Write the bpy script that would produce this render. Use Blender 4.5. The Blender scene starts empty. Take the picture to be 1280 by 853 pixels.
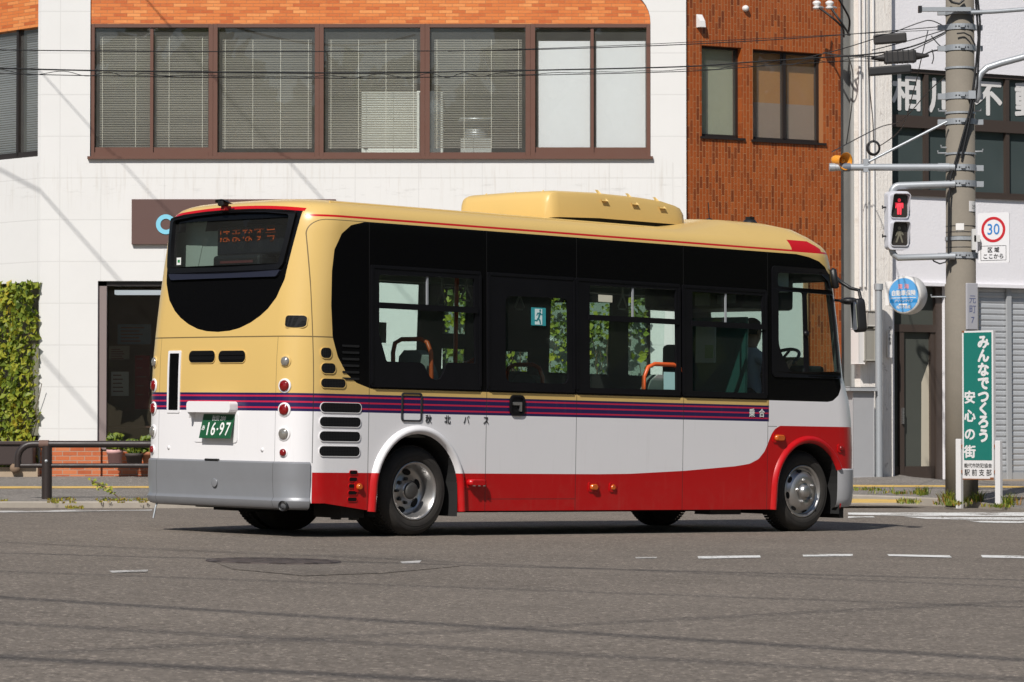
import bpy, bmesh, math, random
from mathutils import Vector, Matrix, noise
from mathutils.geometry import tessellate_polygon
random.seed(7)
PI = math.pi
scene = bpy.context.scene
COL = scene.collection
rad = math.radians

# ---------------------------------------------------------------- camera, sky, sun
CAM_H, PITCH, ROLL, FPX = .8421, .0282, .0170, 4119.0
cd = bpy.data.cameras.new('camera'); cam = bpy.data.objects.new('camera', cd); COL.objects.link(cam)
cam.location = (0, 0, CAM_H); cam.rotation_euler = (PI / 2 + PITCH, 0, 0)
cd.sensor_width = 36; cd.lens = 36 * FPX / 1280; cd.clip_start = .5; cd.clip_end = 600
cd.dof.use_dof = True; cd.dof.focus_distance = 27.5; cd.dof.aperture_fstop = 16
scene.camera = cam
SUN_TO = Vector((-.37, -.97, 1.0)).normalized()
SUN_EL = math.asin(SUN_TO.z); SUN_AZ = math.atan2(SUN_TO.x, SUN_TO.y)
w = bpy.data.worlds.new('World'); scene.world = w; w.use_nodes = True
nt = w.node_tree; bg = nt.nodes['Background']
sky = nt.nodes.new('ShaderNodeTexSky'); sky.sky_type = 'NISHITA'; sky.sun_disc = False
sky.sun_elevation = SUN_EL; sky.sun_rotation = SUN_AZ; sky.air_density = 1.0; sky.dust_density = .6
nt.links.new(sky.outputs[0], bg.inputs[0]); bg.inputs[1].default_value = .068
sd = bpy.data.lights.new('sun', 'SUN'); so = bpy.data.objects.new('sun', sd); COL.objects.link(so)
sd.energy = 4.6; sd.angle = rad(.53); sd.color = (1, .96, .905)
so.rotation_euler = SUN_TO.to_track_quat('Z', 'Y').to_euler(); so.location = (-20, -40, 50)
vs = scene.view_settings; vs.view_transform = 'Standard'; vs.look = 'None'; vs.exposure = .02; vs.gamma = 1
vs.use_curve_mapping = False
scene.cycles.use_denoising = True
scene.cycles.max_bounces = 8; scene.cycles.transparent_max_bounces = 16

# ---------------------------------------------------------------- helpers
class MB:
    """collects shapes with material slots and links them as one mesh object"""
    def __init__(s): s.v = []; s.f = []; s.m = []; s.sm = []
    def add(s, vs, fs, m=0, smooth=False):
        b = len(s.v); s.v.extend([tuple(v) for v in vs])
        for f in fs: s.f.append([b + i for i in f]); s.m.append(m); s.sm.append(smooth)
        return s
    def box(s, x0, x1, y0, y1, z0, z1, m=0, M=None):
        vs = [Vector((x, y, z)) for x in (x0, x1) for y in (y0, y1) for z in (z0, z1)]
        if M: vs = [M @ v for v in vs]
        return s.add(vs, [(0, 1, 3, 2), (4, 6, 7, 5), (0, 4, 5, 1), (2, 3, 7, 6), (0, 2, 6, 4), (1, 5, 7, 3)], m)
    def cbox(s, x0, x1, y0, y1, z0, z1, c=.01, m=0, M=None):
        """box with chamfered vertical-plane edges (all edges)"""
        bm = bmesh.new(); bmesh.ops.create_cube(bm, size=1)
        for v in bm.verts: v.co = Vector((x0 + (v.co.x + .5) * (x1 - x0), y0 + (v.co.y + .5) * (y1 - y0), z0 + (v.co.z + .5) * (z1 - z0)))
        bmesh.ops.bevel(bm, geom=bm.edges[:], offset=c, segments=2, affect='EDGES', profile=.5)
        return s.bm(bm, m, M)
    def bm(s, bm, m=0, M=None, smooth=False):
        bm.verts.index_update()
        vs = [(M @ v.co) if M else v.co.copy() for v in bm.verts]
        fs = [[v.index for v in f.verts] for f in bm.faces]
        bm.free(); return s.add(vs, fs, m, smooth)
    def tube(s, pts, r, n=8, m=0, cap=True, radii=None, smooth=True):
        pts = [Vector(p) for p in pts]; rings = []; up = None
        for i, p in enumerate(pts):
            t = (pts[min(i + 1, len(pts) - 1)] - pts[max(i - 1, 0)])
            t = t.normalized() if t.length > 1e-9 else Vector((0, 0, 1))
            if up is None: up = Vector((0, 0, 1)) if abs(t.z) < .9 else Vector((1, 0, 0))
            a = t.cross(up); a = a.normalized() if a.length > 1e-6 else Vector((1, 0, 0)); b = a.cross(t).normalized(); up = b
            rr = radii[i] if radii else r
            rings.append([p + a * (rr * math.cos(2 * PI * k / n)) + b * (rr * math.sin(2 * PI * k / n)) for k in range(n)])
        vs = [v for R in rings for v in R]; fs = []
        for i in range(len(pts) - 1):
            for k in range(n):
                k2 = (k + 1) % n; fs.append((i * n + k, i * n + k2, (i + 1) * n + k2, (i + 1) * n + k))
        s.add(vs, fs, m, smooth)
        if cap:
            s.add(rings[0], [tuple(range(n))], m); s.add(rings[-1], [tuple(range(n - 1, -1, -1))], m)
        return s
    def lathe(s, prof, n=32, M=None, m=0, smooth=True, mats=None):
        """prof: (radius, axial) pairs about local +Z"""
        vs = []; 
        for r, z in prof:
            for k in range(n):
                a = 2 * PI * k / n; v = Vector((r * math.cos(a), r * math.sin(a), z)); vs.append(M @ v if M else v)
        b = len(s.v); s.v.extend([tuple(v) for v in vs])
        for i in range(len(prof) - 1):
            mm = mats[i] if mats else m
            for k in range(n):
                k2 = (k + 1) % n
                s.f.append([b + i * n + k, b + i * n + k2, b + (i + 1) * n + k2, b + (i + 1) * n + k]); s.m.append(mm); s.sm.append(smooth)
        return s
    def disc(s, r, M, m=0, n=24, sx=1, sy=1):
        return s.add([M @ Vector((r * sx * math.cos(2 * PI * k / n), r * sy * math.sin(2 * PI * k / n), 0)) for k in range(n)], [tuple(range(n))], m)
    def plate(s, outer, holes, mp, o0, o1, m=0, sides=True, back=True, ms=None):
        """flat outline with holes; mp(a, b, off) -> 3D; solid between offsets o0 and o1 (o1 outer)"""
        loops = [outer] + list(holes)
        tris = tessellate_polygon([[Vector((p[0], p[1], 0)) for p in L] for L in loops])
        flat = [p for L in loops for p in L]
        def area(t): 
            a, b, c = [flat[i] for i in t]; return (b[0] - a[0]) * (c[1] - a[1]) - (b[1] - a[1]) * (c[0] - a[0])
        tris = [t if area(t) > 0 else (t[0], t[2], t[1]) for t in tris]
        s.add([mp(p[0], p[1], o1) for p in flat], tris, m)
        if back: s.add([mp(p[0], p[1], o0) for p in flat], [t[::-1] for t in tris], m if ms is None else ms)
        if sides:
            for L in loops:
                n = len(L); vs = [mp(p[0], p[1], o0) for p in L] + [mp(p[0], p[1], o1) for p in L]
                s.add(vs, [(i, (i + 1) % n, n + (i + 1) % n, n + i) for i in range(n)], m if ms is None else ms)
        return s
    def build(s, name, mats, parent=None, sharp=None):
        me = bpy.data.meshes.new(name); me.from_pydata(s.v, [], s.f)
        if not isinstance(mats, (list, tuple)): mats = [mats]
        for mt in mats: me.materials.append(mt)
        for i, p in enumerate(me.polygons): p.material_index = min(s.m[i], len(mats) - 1); p.use_smooth = s.sm[i]
        me.validate(); me.update()
        if sharp is not None: me.set_sharp_from_angle(angle=rad(sharp))
        o = bpy.data.objects.new(name, me); COL.objects.link(o)
        if parent: o.parent = parent
        return o

def weld(o, d=.0005):
    bm = bmesh.new(); bm.from_mesh(o.data); bmesh.ops.remove_doubles(bm, verts=bm.verts[:], dist=d)
    bmesh.ops.recalc_face_normals(bm, faces=bm.faces[:]); bm.to_mesh(o.data); bm.free(); return o

def tag(o, label=None, cat=None, group=None, kind=None):
    if label: o['label'] = label
    if cat: o['category'] = cat
    if group: o['group'] = group
    if kind: o['kind'] = kind
    return o
def empty(name, loc=(0, 0, 0), rz=0, label=None, cat=None, group=None):
    o = bpy.data.objects.new(name, None); COL.objects.link(o); o.location = loc; o.rotation_euler = (0, 0, rz)
    o.empty_display_size = .2
    return tag(o, label, cat, group)
def copy_tree(o, parent=None):
    c = o.copy(); COL.objects.link(c)
    if parent: c.parent = parent
    for ch in list(o.children): copy_tree(ch, c)
    return c
def rrect(x0, x1, y0, y1, r, n=5):
    P = []
    for cx, cy, a0 in ((x1 - r, y0 + r, -90), (x1 - r, y1 - r, 0), (x0 + r, y1 - r, 90), (x0 + r, y0 + r, 180)):
        for k in range(n + 1):
            a = rad(a0 + 90 * k / n); P.append((cx + r * math.cos(a), cy + r * math.sin(a)))
    return P
def sstep(a, b, x):
    t = min(1, max(0, (x - a) / (b - a))); return t * t * (3 - 2 * t)
def interp(T, x):
    if x <= T[0][0]: return T[0][1]
    for (a, b), (c, d) in zip(T, T[1:]):
        if x <= c: return b + (d - b) * (x - a) / (c - a)
    return T[-1][1]
def frame(o, right, up):
    r = Vector(right).normalized(); u = Vector(up).normalized(); n = r.cross(u)
    return Matrix(((r.x, u.x, n.x, o[0]), (r.y, u.y, n.y, o[1]), (r.z, u.z, n.z, o[2]), (0, 0, 0, 1)))
def text(name, s, M, size, mat, parent=None, bold=0, sx=1, sy=1, shear=0, align='CENTER', ext=.0015, sub=None):
    """flat lettering placed by matrix M (its x = reading direction)"""
    c = bpy.data.curves.new(name, 'FONT'); c.body = s; c.size = size; c.align_x = align; c.align_y = 'CENTER'
    c.extrude = 0; c.shear = shear; c.resolution_u = 3
    t = bpy.data.objects.new(name, c); COL.objects.link(t)
    dg = bpy.context.evaluated_depsgraph_get()
    me = bpy.data.meshes.new_from_object(t.evaluated_get(dg)); bpy.data.objects.remove(t); bpy.data.curves.remove(c)
    S_ = Matrix.Diagonal((sx, sy, 1, 1)); me.transform(S_)
    if bold > 0:                                 # heavier strokes: the outline repeated round a small circle, each layer a hair higher
        base = [v.co.copy() for v in me.vertices]; fs = [tuple(p.vertices) for p in me.polygons]; nv = len(base); V_ = []; F_ = []
        for q in range(9):
            dx, dy = (0, 0) if q == 8 else (bold * math.cos(q * PI / 4), bold * math.sin(q * PI / 4))
            V_ += [(v.x + dx, v.y + dy, v.z + .00025 * q) for v in base]; F_ += [tuple(i + q * nv for i in f) for f in fs]
        me2 = bpy.data.meshes.new(name); me2.from_pydata(V_, [], F_); bpy.data.meshes.remove(me); me = me2
    me.transform(M); me.materials.clear(); me.materials.append(mat); me.name = name
    for p in me.polygons: p.material_index = 0
    o = bpy.data.objects.new(name, me); COL.objects.link(o)
    if parent: o.parent = parent
    return o

# pixel rays of the survey: point of the place seen at photo pixel (px, py) at depth Y, on the ground, or on a wall plane
def ray(px, py):
    u, v = (px - 640) / FPX, -(py - 426.5) / FPX
    cp, sp = math.cos(PITCH), math.sin(PITCH)
    return Vector((u, cp - v * sp, sp + v * cp))
CAMP = Vector((0, 0, CAM_H))
def at(px, py, Y):
    d = ray(px, py); return CAMP + d * (Y / d.y)
_R = Matrix.Translation(CAMP) @ Matrix.Rotation(ROLL, 4, Vector((0, math.cos(PITCH), math.sin(PITCH)))) @ Matrix.Translation(-CAMP)
BUS_M = _R @ Matrix.Translation((-1.4769, 27.4263, 0)) @ Matrix.Rotation(.7606, 4, 'Z')
_p0 = BUS_M @ Vector((0, 0, 0)); _n = (BUS_M.to_3x3() @ Vector((0, 0, 1)))
KERB = [(-60, 38.3), (-1, 38.3), (1.5, 39.6), (3.2, 41.2), (4.25, 41.7), (5.31, 40.5), (5.66, 39.2), (5.86, 36.8), (6.6, 33.5), (9, 30.5), (60, 29)]
def gz(X, Y):
    Xc = max(-9, min(9, X)); Yc = max(5, min(40, Y))
    zp = (_n.dot(_p0) - _n.x * Xc - _n.y * Yc) / _n.z
    s = sstep(32.2, 38, Y)
    return zp * (1 - s) + (-.03 - .0025 * max(-9, min(9, X))) * s
def pz(X, Y): return .05 + .0225 * (min(Y, 49) - 38.5) - .05 * sstep(0, 5, X)
def ground(px, py, f=gz, y0=3., y1=80.):
    d = ray(px, py)
    lo, hi = y0, y1
    for _ in range(60):
        mid = (lo + hi) / 2; p = CAMP + d * (mid / d.y)
        if p.z > f(p.x, p.y): lo = mid
        else: hi = mid
    return CAMP + d * (lo / d.y)

# ---------------------------------------------------------------- node helper
class S:
    """socket arithmetic for procedural materials"""
    def __init__(s, t, k): s.t = t; s.k = k
    def _m(s, op, *a):
        n = s.t.nodes.new('ShaderNodeMath'); n.operation = op
        for i, x in enumerate((s,) + a):
            if isinstance(x, S): s.t.links.new(x.k, n.inputs[i])
            else: n.inputs[i].default_value = x
        return S(s.t, n.outputs[0])
    def __add__(s, o): return s._m('ADD', o)
    def __sub__(s, o): return s._m('SUBTRACT', o)
    def __mul__(s, o): return s._m('MULTIPLY', o)
    def __truediv__(s, o): return s._m('DIVIDE', o)
    def gt(s, o): return s._m('GREATER_THAN', o)
    def lt(s, o): return s._m('LESS_THAN', o)
    def abs(s): return s._m('ABSOLUTE')
    def pw(s, o): return s._m('POWER', o)
    def mod(s, o): return s._m('FLOORED_MODULO', o)
    def floor(s): return s._m('FLOOR')
    def max(s, o): return s._m('MAXIMUM', o)
    def min(s, o): return s._m('MINIMUM', o)
    def inv(s): return (s * -1) + 1
    def near(s, c, w): return (s - c).abs().lt(w)
    def between(s, a, b): return s.gt(a) * s.lt(b)
class Mat:
    def __init__(s, name, col=(.5, .5, .5), rough=.5, metal=0, spec=.5, coat=0):
        s.m = bpy.data.materials.new(name); s.m.use_nodes = True; s.t = s.m.node_tree
        s.b = s.t.nodes['Principled BSDF']; s.out = s.t.nodes['Material Output']
        s.b.inputs['Base Color'].default_value = (*col, 1); s.b.inputs['Roughness'].default_value = rough
        s.b.inputs['Metallic'].default_value = metal; s.b.inputs['Specular IOR Level'].default_value = spec
        s.b.inputs['Coat Weight'].default_value = coat; s.b.inputs['Coat Roughness'].default_value = .04
        s._co = None
        s.m.diffuse_color = (*col, 1)
    def node(s, ty, **kw):
        n = s.t.nodes.new(ty)
        for k, v in kw.items(): setattr(n, k, v)
        return n
    def obj(s):
        if s._co is None: s._co = s.node('ShaderNodeTexCoord').outputs['Object']
        return s._co
    def xyz(s):
        n = s.node('ShaderNodeSeparateXYZ'); s.t.links.new(s.obj(), n.inputs[0]); return [S(s.t, n.outputs[i]) for i in range(3)]
    def vec(s, a, b, c=0):
        n = s.node('ShaderNodeCombineXYZ')
        for i, x in enumerate((a, b, c)):
            if isinstance(x, S): s.t.links.new(x.k, n.inputs[i])
            else: n.inputs[i].default_value = x
        return n.outputs[0]
    def noise(s, scale, detail=4, rough=.55, vec=None, dim='3D'):
        n = s.node('ShaderNodeTexNoise'); s.t.links.new(vec or s.obj(), n.inputs['Vector'])
        n.inputs['Scale'].default_value = scale; n.inputs['Detail'].default_value = detail; n.inputs['Roughness'].default_value = rough
        return S(s.t, n.outputs[0])
    def ramp(s, f, pts):
        n = s.node('ShaderNodeValToRGB'); s.t.links.new(f.k, n.inputs[0]); e = n.color_ramp.elements
        while len(e) < len(pts): e.new(.5)
        for i, (p, c) in enumerate(pts): e[i].position = p; e[i].color = (*c, 1) if len(c) == 3 else c
        return n.outputs[0]
    def mix(s, f, a, b, mode='MIX'):
        n = s.node('ShaderNodeMix', data_type='RGBA', blend_type=mode)
        for i, x in ((0, f), (6, a), (7, b)):
            if isinstance(x, S): s.t.links.new(x.k, n.inputs[i])
            elif hasattr(x, 'is_linked') or hasattr(x, 'links'): s.t.links.new(x, n.inputs[i])
            elif isinstance(x, (int, float)): n.inputs[i].default_value = x
            else: n.inputs[i].default_value = (*x, 1)
        return n.outputs[2]
    def col(s, k): s.t.links.new(k.k if isinstance(k, S) else k, s.b.inputs['Base Color']); return s
    def rough(s, k): s.t.links.new(k.k, s.b.inputs['Roughness']); return s
    def bump(s, h, dist=.01, st=.5):
        n = s.node('ShaderNodeBump'); s.t.links.new(h.k, n.inputs['Height']); n.inputs['Distance'].default_value = dist; n.inputs['Strength'].default_value = st
        s.t.links.new(n.outputs[0], s.b.inputs['Normal']); return s
    def curve(s, x, pts, lo, hi, ylo, yhi):
        """piecewise-linear function of x"""
        n = s.node('ShaderNodeFloatCurve'); c = n.mapping.curves[0]
        P = [((a - lo) / (hi - lo), (b - ylo) / (yhi - ylo)) for a, b in pts]
        c.points[0].location = P[0]; c.points[1].location = P[-1]
        for p in P[1:-1]: c.points.new(*p)
        for p in c.points: p.handle_type = 'VECTOR'
        n.mapping.update()
        s.t.links.new(((x - lo) / (hi - lo)).k, n.inputs[1])
        return S(s.t, n.outputs[0]) * (yhi - ylo) + ylo

def simple(name, col, rough=.5, metal=0, var=.12, scale=6, coat=0, spec=.5):
    """plain paint or plastic with slight wear"""
    M = Mat(name, col, rough, metal, spec, coat)
    n = M.noise(scale, 5)
    M.col(M.mix((n - .35) * (2.2 * var) + 0, col, tuple(c * (1 - var * 2.5) for c in col)))
    M.rough(n * .25 + (rough - .12))
    return M.m
def glass(name, tint=(.75, .8, .78), refl=.9, rough=.0, ior=1.45, dust=0):
    M = Mat(name); t = M.t
    tr = M.node('ShaderNodeBsdfTransparent'); tr.inputs[0].default_value = (*tint, 1)
    gl = M.node('ShaderNodeBsdfGlossy'); gl.inputs['Roughness'].default_value = rough; gl.inputs[0].default_value = (refl, refl, refl, 1)
    lw = M.node('ShaderNodeLayerWeight'); lw.inputs['Blend'].default_value = .5; f0 = ((ior - 1) / (ior + 1)) ** 2
    F = S(t, lw.outputs['Facing']).pw(5) * (1 - f0) + f0
    mx = M.node('ShaderNodeMixShader'); t.links.new(F.k, mx.inputs[0]); t.links.new(tr.outputs[0], mx.inputs[1]); t.links.new(gl.outputs[0], mx.inputs[2])
    last = mx.outputs[0]
    if dust:                                     # a film of dust, its pale haze standing in for sky reflection
        df = M.node('ShaderNodeBsdfDiffuse'); df.inputs[0].default_value = (.6, .59, .56, 1); m2 = M.node('ShaderNodeMixShader')
        k = (M.noise(3.5, 5, .7) * .9 + .5) * dust; t.links.new(k.k, m2.inputs[0]); t.links.new(last, m2.inputs[1]); t.links.new(df.outputs[0], m2.inputs[2]); last = m2.outputs[0]
    t.links.new(last, M.out.inputs[0]); M.m.diffuse_color = (*tint, .4)
    return M.m
def emit(name, col, st):
    M = Mat(name, col, .6); M.b.inputs['Emission Color'].default_value = (*col, 1); M.b.inputs['Emission Strength'].default_value = st; return M.m
# ---------------------------------------------------------------- materials of the setting
def m_asphalt(name, base, grain=1.0, warm=0.0):
    M = Mat(name, base, .85, spec=.25)
    fine = M.noise(95, 2, .6); mid = M.noise(22, 3); big = M.noise(.45, 5, .6); stain = M.noise(1.6, 6, .7)
    v = M.node('ShaderNodeTexVoronoi'); M.t.links.new(M.obj(), v.inputs['Vector']); v.inputs['Scale'].default_value = 62
    vc = M.node('ShaderNodeSeparateXYZ'); M.t.links.new(v.outputs['Color'], vc.inputs[0]); cell = S(M.t, vc.outputs[0])
    k = (fine * 1.1 + .45) * (cell * .55 * grain + .74) * (big * .5 + .76) * (stain * .4 + .8)
    bright = cell.gt(.93) * fine.gt(.42)
    c = M.mix(k * .5, (0, 0, 0), tuple(2 * x for x in base))
    c = M.mix(bright * .7, c, tuple(x * 2.6 for x in base))
    c = M.mix((cell.lt(.05)) * .6, c, tuple(x * .3 for x in base))
    # wheel-polished tracks, oily spots and fine branching cracks
    x, y, z = M.xyz(); wv = M.noise(.35, 3); trk = ((M.noise(1, 4, .6, M.vec(x * .10 + y * .02, y * .9, 0)) - .5) * 3).max(0).min(1)
    c = M.mix(trk * .14, c, tuple(k_ * .62 for k_ in base))
    oil = ((M.noise(.8, 5, .7) - .60) * 6).max(0).min(1); c = M.mix(oil * .22, c, tuple(k_ * .5 for k_ in base))
    vd = M.node('ShaderNodeTexVoronoi', feature='DISTANCE_TO_EDGE'); wn = M.noise(1.4, 4, .7)
    M.t.links.new(M.vec(x + wn * 1.3, y + wn * .9, 0), vd.inputs['Vector']); vd.inputs['Scale'].default_value = .33
    crack = S(M.t, vd.outputs['Distance']).lt(.0022) * wv.gt(.50); c = M.mix(crack * .45 * (grain if grain > .9 else 0), c, tuple(k_ * .3 for k_ in base))
    M.col(c); M.rough(mid * .2 + .72); M.bump(cell * .6 + fine, .006, .55); return M.m
ASPHALT = m_asphalt('asphalt', (.168, .142, .117)); PATCH = m_asphalt('asphalt_patch', (.159, .135, .112), .8)
PAVE = m_asphalt('pavement_asphalt', (.205, .186, .166), .7)
def m_paint(name, col, under, wear):
    M = Mat(name, col, .7); n = M.noise(30, 6, .75); n2 = M.noise(2.2, 4)
    M.col(M.mix((n * .6 + n2 * .5).gt(wear), col, under)); M.bump(n, .003, .3); return M.m
WHITE_LINE = m_paint('white_road_paint', (.70, .69, .66), (.21, .185, .16), .585)
YELLOW_LINE = m_paint('yellow_road_paint', (.62, .40, .10), (.36, .26, .11), .62)
WORN_LINE = m_paint('worn_road_paint', (.52, .50, .47), (.20, .18, .155), .60)
def m_concrete(name, col, var=.35, sc=3):
    M = Mat(name, col, .85, spec=.2); n = M.noise(sc, 7, .65); f = M.noise(sc * 18, 3)
    M.col(M.mix(n * .7 + f * .3, tuple(c * (1 - var) for c in col), tuple(min(1, c * (1 + var * .6)) for c in col))); M.bump(f, .004, .3); return M.m
KERB_M = m_concrete('kerb_concrete', (.36, .32, .27), .4, 4); STEP_M = m_concrete('step_concrete', (.42, .33, .24), .3)
POLE_M = m_concrete('pole_concrete', (.215, .19, .155), .3, 2.5); COLUMN_M = m_concrete('column_concrete', (.30, .28, .235), .3)
def m_whitewall():
    M = Mat('white_painted_wall', (.78, .775, .75), .6, spec=.3); x, y, z = M.xyz()
    jz = (z - .31 + 0).mod(.597); jx = (x + .43).mod(.908)
    # joints of the cladding: every course, and staggered uprights below the sill course
    row = ((z - .31) / .597).floor()
    joint = (jz.lt(.014)).max(jx.lt(.011) * z.lt(4.72)).max((x + 6.46).abs().lt(.006)) * .24
    n = M.noise(1.3, 6, .7); streak = M.noise(3, 5, .7, M.vec(x * 6, 0, z * .35)); spot = M.noise(9, 4)
    dirt = ((streak - .52) * 3).max(0).min(1) * ((z - 3.9) * 2).max(0).min(1) * ((z - 4.85) * -4).max(0).min(1)
    smear = ((M.noise(2.2, 6, .75, M.vec(x, 0, z * 5)) - .55) * 4).max(0).min(1) * (z - 4.32).abs().lt(.10)
    c = M.mix((n - .4) * .45, (.73, .72, .70), (.57, .56, .535))
    c = M.mix(dirt * .55, c, (.42, .36, .28)); c = M.mix(smear * .6, c, (.33, .32, .30))
    pan = M.noise(1, 0, .5, M.vec(((x + .43) / .908).floor() * 7.3, row * 3.7, 0)); c = M.mix((pan - .45).max(0) * .35, c, (.60, .595, .575)); c = M.mix(joint, c, (.40, .39, .37))
    M.col(c); M.bump(joint * -1 + spot * .12, .008, .5); return M.m
WHITE_WALL = m_whitewall()
def m_tile(name, vert, c1, c2, c3, mortar, bw, bh, msz, contrast=1):
    M = Mat(name, c1, .38, spec=.5); x, y, z = M.xyz()
    b = M.node('ShaderNodeTexBrick'); b.offset = .5
    M.t.links.new(M.vec(z, x) if vert else M.vec(x, z), b.inputs['Vector'])
    for i, v in (('Scale', 1.0), ('Brick Width', bw), ('Row Height', bh), ('Mortar Size', msz), ('Mortar Smooth', .15), ('Bias', 0)): b.inputs[i].default_value = v
    b.inputs['Color1'].default_value = (0, 0, 0, 1); b.inputs['Color2'].default_value = (1, 1, 1, 1); b.inputs['Mortar'].default_value = (.5, .5, .5, 1)
    sc = M.node('ShaderNodeSeparateXYZ'); M.t.links.new(b.outputs['Color'], sc.inputs[0]); r = S(M.t, sc.outputs[0])
    n = M.noise(2.5, 5); n2 = M.noise(25, 3)
    c = M.ramp(r * .72 + n * .28 + (n2 - .5) * .25, [(.12, c3), (.42, c1), (.62, c1), (.9, c2)])
    c = M.mix(S(M.t, b.outputs['Fac']), c, mortar)
    M.col(c); M.bump(S(M.t, b.outputs['Fac']) * -1 + n2 * .15, .006, .6); return M.m
ORANGE_TILE = m_tile('orange_wall_tile', False, (.66, .19, .045), (.80, .32, .10), (.50, .11, .025), (.40, .17, .075), .19, .047, .0028)
BROWN_TILE = m_tile('brown_wall_tile', True, (.315, .070, .013), (.38, .098, .022), (.155, .036, .010), (.36, .15, .06), .178, .0535, .0052)
BASE_BRICK = m_tile('base_brick', False, (.52, .14, .05), (.60, .2, .08), (.40, .09, .03), (.42, .28, .2), .21, .066, .006)
def m_stucco():
    M = Mat('white_stucco', (.66, .64, .66), .9, spec=.2); x, y, z = M.xyz(); n = M.noise(26, 5, .7); b = M.noise(1.1, 6, .7)
    M.col(M.mix((b - .35) * .6, (.83, .81, .83), (.68, .665, .69))); M.bump(n, .015, .4); return M.m
STUCCO = m_stucco()
def m_peel():
    M = Mat('weathered_white_paint', (.74, .70, .65), .8, spec=.2); x, y, z = M.xyz()
    s = M.noise(2, 7, .75, M.vec(x * 16, 0, z * .9)); p = M.noise(5, 6, .8)
    c = M.mix(((s - .53) * 5).max(0).min(1) * .8, (.86, .81, .75), (.50, .38, .28)); c = M.mix((p.gt(.63)) * .55, c, (.40, .35, .31)); M.col(c); M.bump(s + p, .02, .6); return M.m
PEEL = m_peel()
BROWN_FRAME = simple('brown_window_frame', (.135, .062, .042), .45); DARK_FRAME = simple('dark_window_frame', (.022, .016, .014), .4)
BRONZE = simple('bronze_frame', (.058, .042, .034), .45)
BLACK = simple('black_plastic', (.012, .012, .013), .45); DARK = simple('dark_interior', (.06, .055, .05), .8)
WHITE_PLASTIC = simple('white_plastic', (.72, .70, .68), .5); GREY_METAL = simple('galvanised_steel', (.40, .42, .44), .42, .35)
GREY_PAINT = simple('grey_paint', (.36, .37, .38), .6, var=.2, scale=3); STEEL = simple('steel', (.55, .55, .55), .3, .9)
WIN_GLASS = glass('window_glass', (.955, .965, .955), .8, 0, 1.5, .05)
SHOP_GLASS = glass('shop_glass', (.86, .88, .86), .6, 0, 1.45, .006)
OFFICE_WALL = simple('office_wall', (.42, .39, .31), .8); BLIND = simple('blind_slat', (.80, .77, .67), .5)
SCREEN_W = simple('white_window_film', (.80, .81, .84), .6, var=.05)
LEAF = []
for i, c in enumerate([(.17, .235, .026), (.28, .33, .034), (.40, .40, .042), (.52, .42, .042), (.07, .115, .018), (.40, .19, .045)]):
    M = Mat('leaf_%s' % ['green', 'bright_green', 'lime', 'yellow', 'deep_green', 'russet'][i], c, .5, spec=.35)
    n = M.noise(14, 3); M.col(M.mix(n * .8, c, tuple(x * .62 for x in c))); M.b.inputs['Transmission Weight'].default_value = 0
    tr = M.node('ShaderNodeBsdfTranslucent'); tr.inputs[0].default_value = (*[min(1, x * 1.2) for x in c], 1); mx = M.node('ShaderNodeMixShader'); mx.inputs[0].default_value = .28
    M.t.links.new(M.b.outputs[0], mx.inputs[1]); M.t.links.new(tr.outputs[0], mx.inputs[2]); M.t.links.new(mx.outputs[0], M.out.inputs[0]); LEAF.append(M.m)
STEM = simple('stem_brown', (.11, .075, .04), .8)

# ---------------------------------------------------------------- road, pavement, markings
def grid_sheet(name, xs, ys, zf, mat, dz=0):
    mb = MB(); nx = len(xs)
    vs = [(x, y, zf(x, y) + dz) for y in ys for x in xs]
    fs = [(j * nx + i, j * nx + i + 1, (j + 1) * nx + i + 1, (j + 1) * nx + i) for j in range(len(ys) - 1) for i in range(nx - 1)]
    mb.add(vs, fs, 0, True); return mb.build(name, mat)
xs = [-400, -200, -100, -60, -40, -28, -20] + [x * .5 for x in range(-30, 31)] + [20, 28, 40, 60, 100, 200, 400]
ys = [-400, -200, -100, -60, -40, -20, -10, -4, 0, 4, 8] + [10 + .5 * k for k in range(0, 66)] + [46, 60, 90, 200, 400]
road = tag(grid_sheet('road', xs, ys, gz, ASPHALT), kind='structure')

def kerb_y(x): return interp(KERB, x)
def smooth_kerb():
    P = []
    for (a, b), (c, d) in zip(KERB, KERB[1:]):
        n = max(1, int(math.hypot(c - a, d - b) / .35)) if abs(a) < 20 and abs(c) < 20 else 8
        n = min(n, 40)
        P += [(a + (c - a) * k / n, b + (d - b) * k / n) for k in range(n)]
    P.append(KERB[-1])
    for _ in range(3): P = [P[0]] + [((a[0] + 2 * b[0] + c[0]) / 4, (a[1] + 2 * b[1] + c[1]) / 4) for a, b, c in zip(P, P[1:], P[2:])] + [P[-1]]
    return P
KP = smooth_kerb()
def pzk(x, y): return max(pz(x, y), gz(x, y) + .035)
mb = MB()                                   # pavement slab behind the kerb
rows = [0.14, .6, 1.2, 2, 3, 4.5, 6, 8, 11, 15]
vs = []
for (x, y) in KP:
    for k, r in enumerate(rows): 
        yy = y + r if r < 15 else 75
        vs.append((x, yy, pzk(x, min(yy, 49.5))))
nr = len(rows)
mb.add(vs, [(i * nr + k, (i + 1) * nr + k, (i + 1) * nr + k + 1, i * nr + k + 1) for i in range(len(KP) - 1) for k in range(nr - 1)], 0, True)
pavement = tag(mb.build('pavement', PAVE), kind='structure')
mb = MB(); vs = []                          # kerb stones
for (x, y) in KP:
    t = pzk(x, y + .14) + .008; g = gz(x, y) - .06
    vs += [(x, y, g), (x, y + .006, t - .016), (x, y + .022, t), (x, y + .15, t), (x, y + .15, g)]
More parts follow.
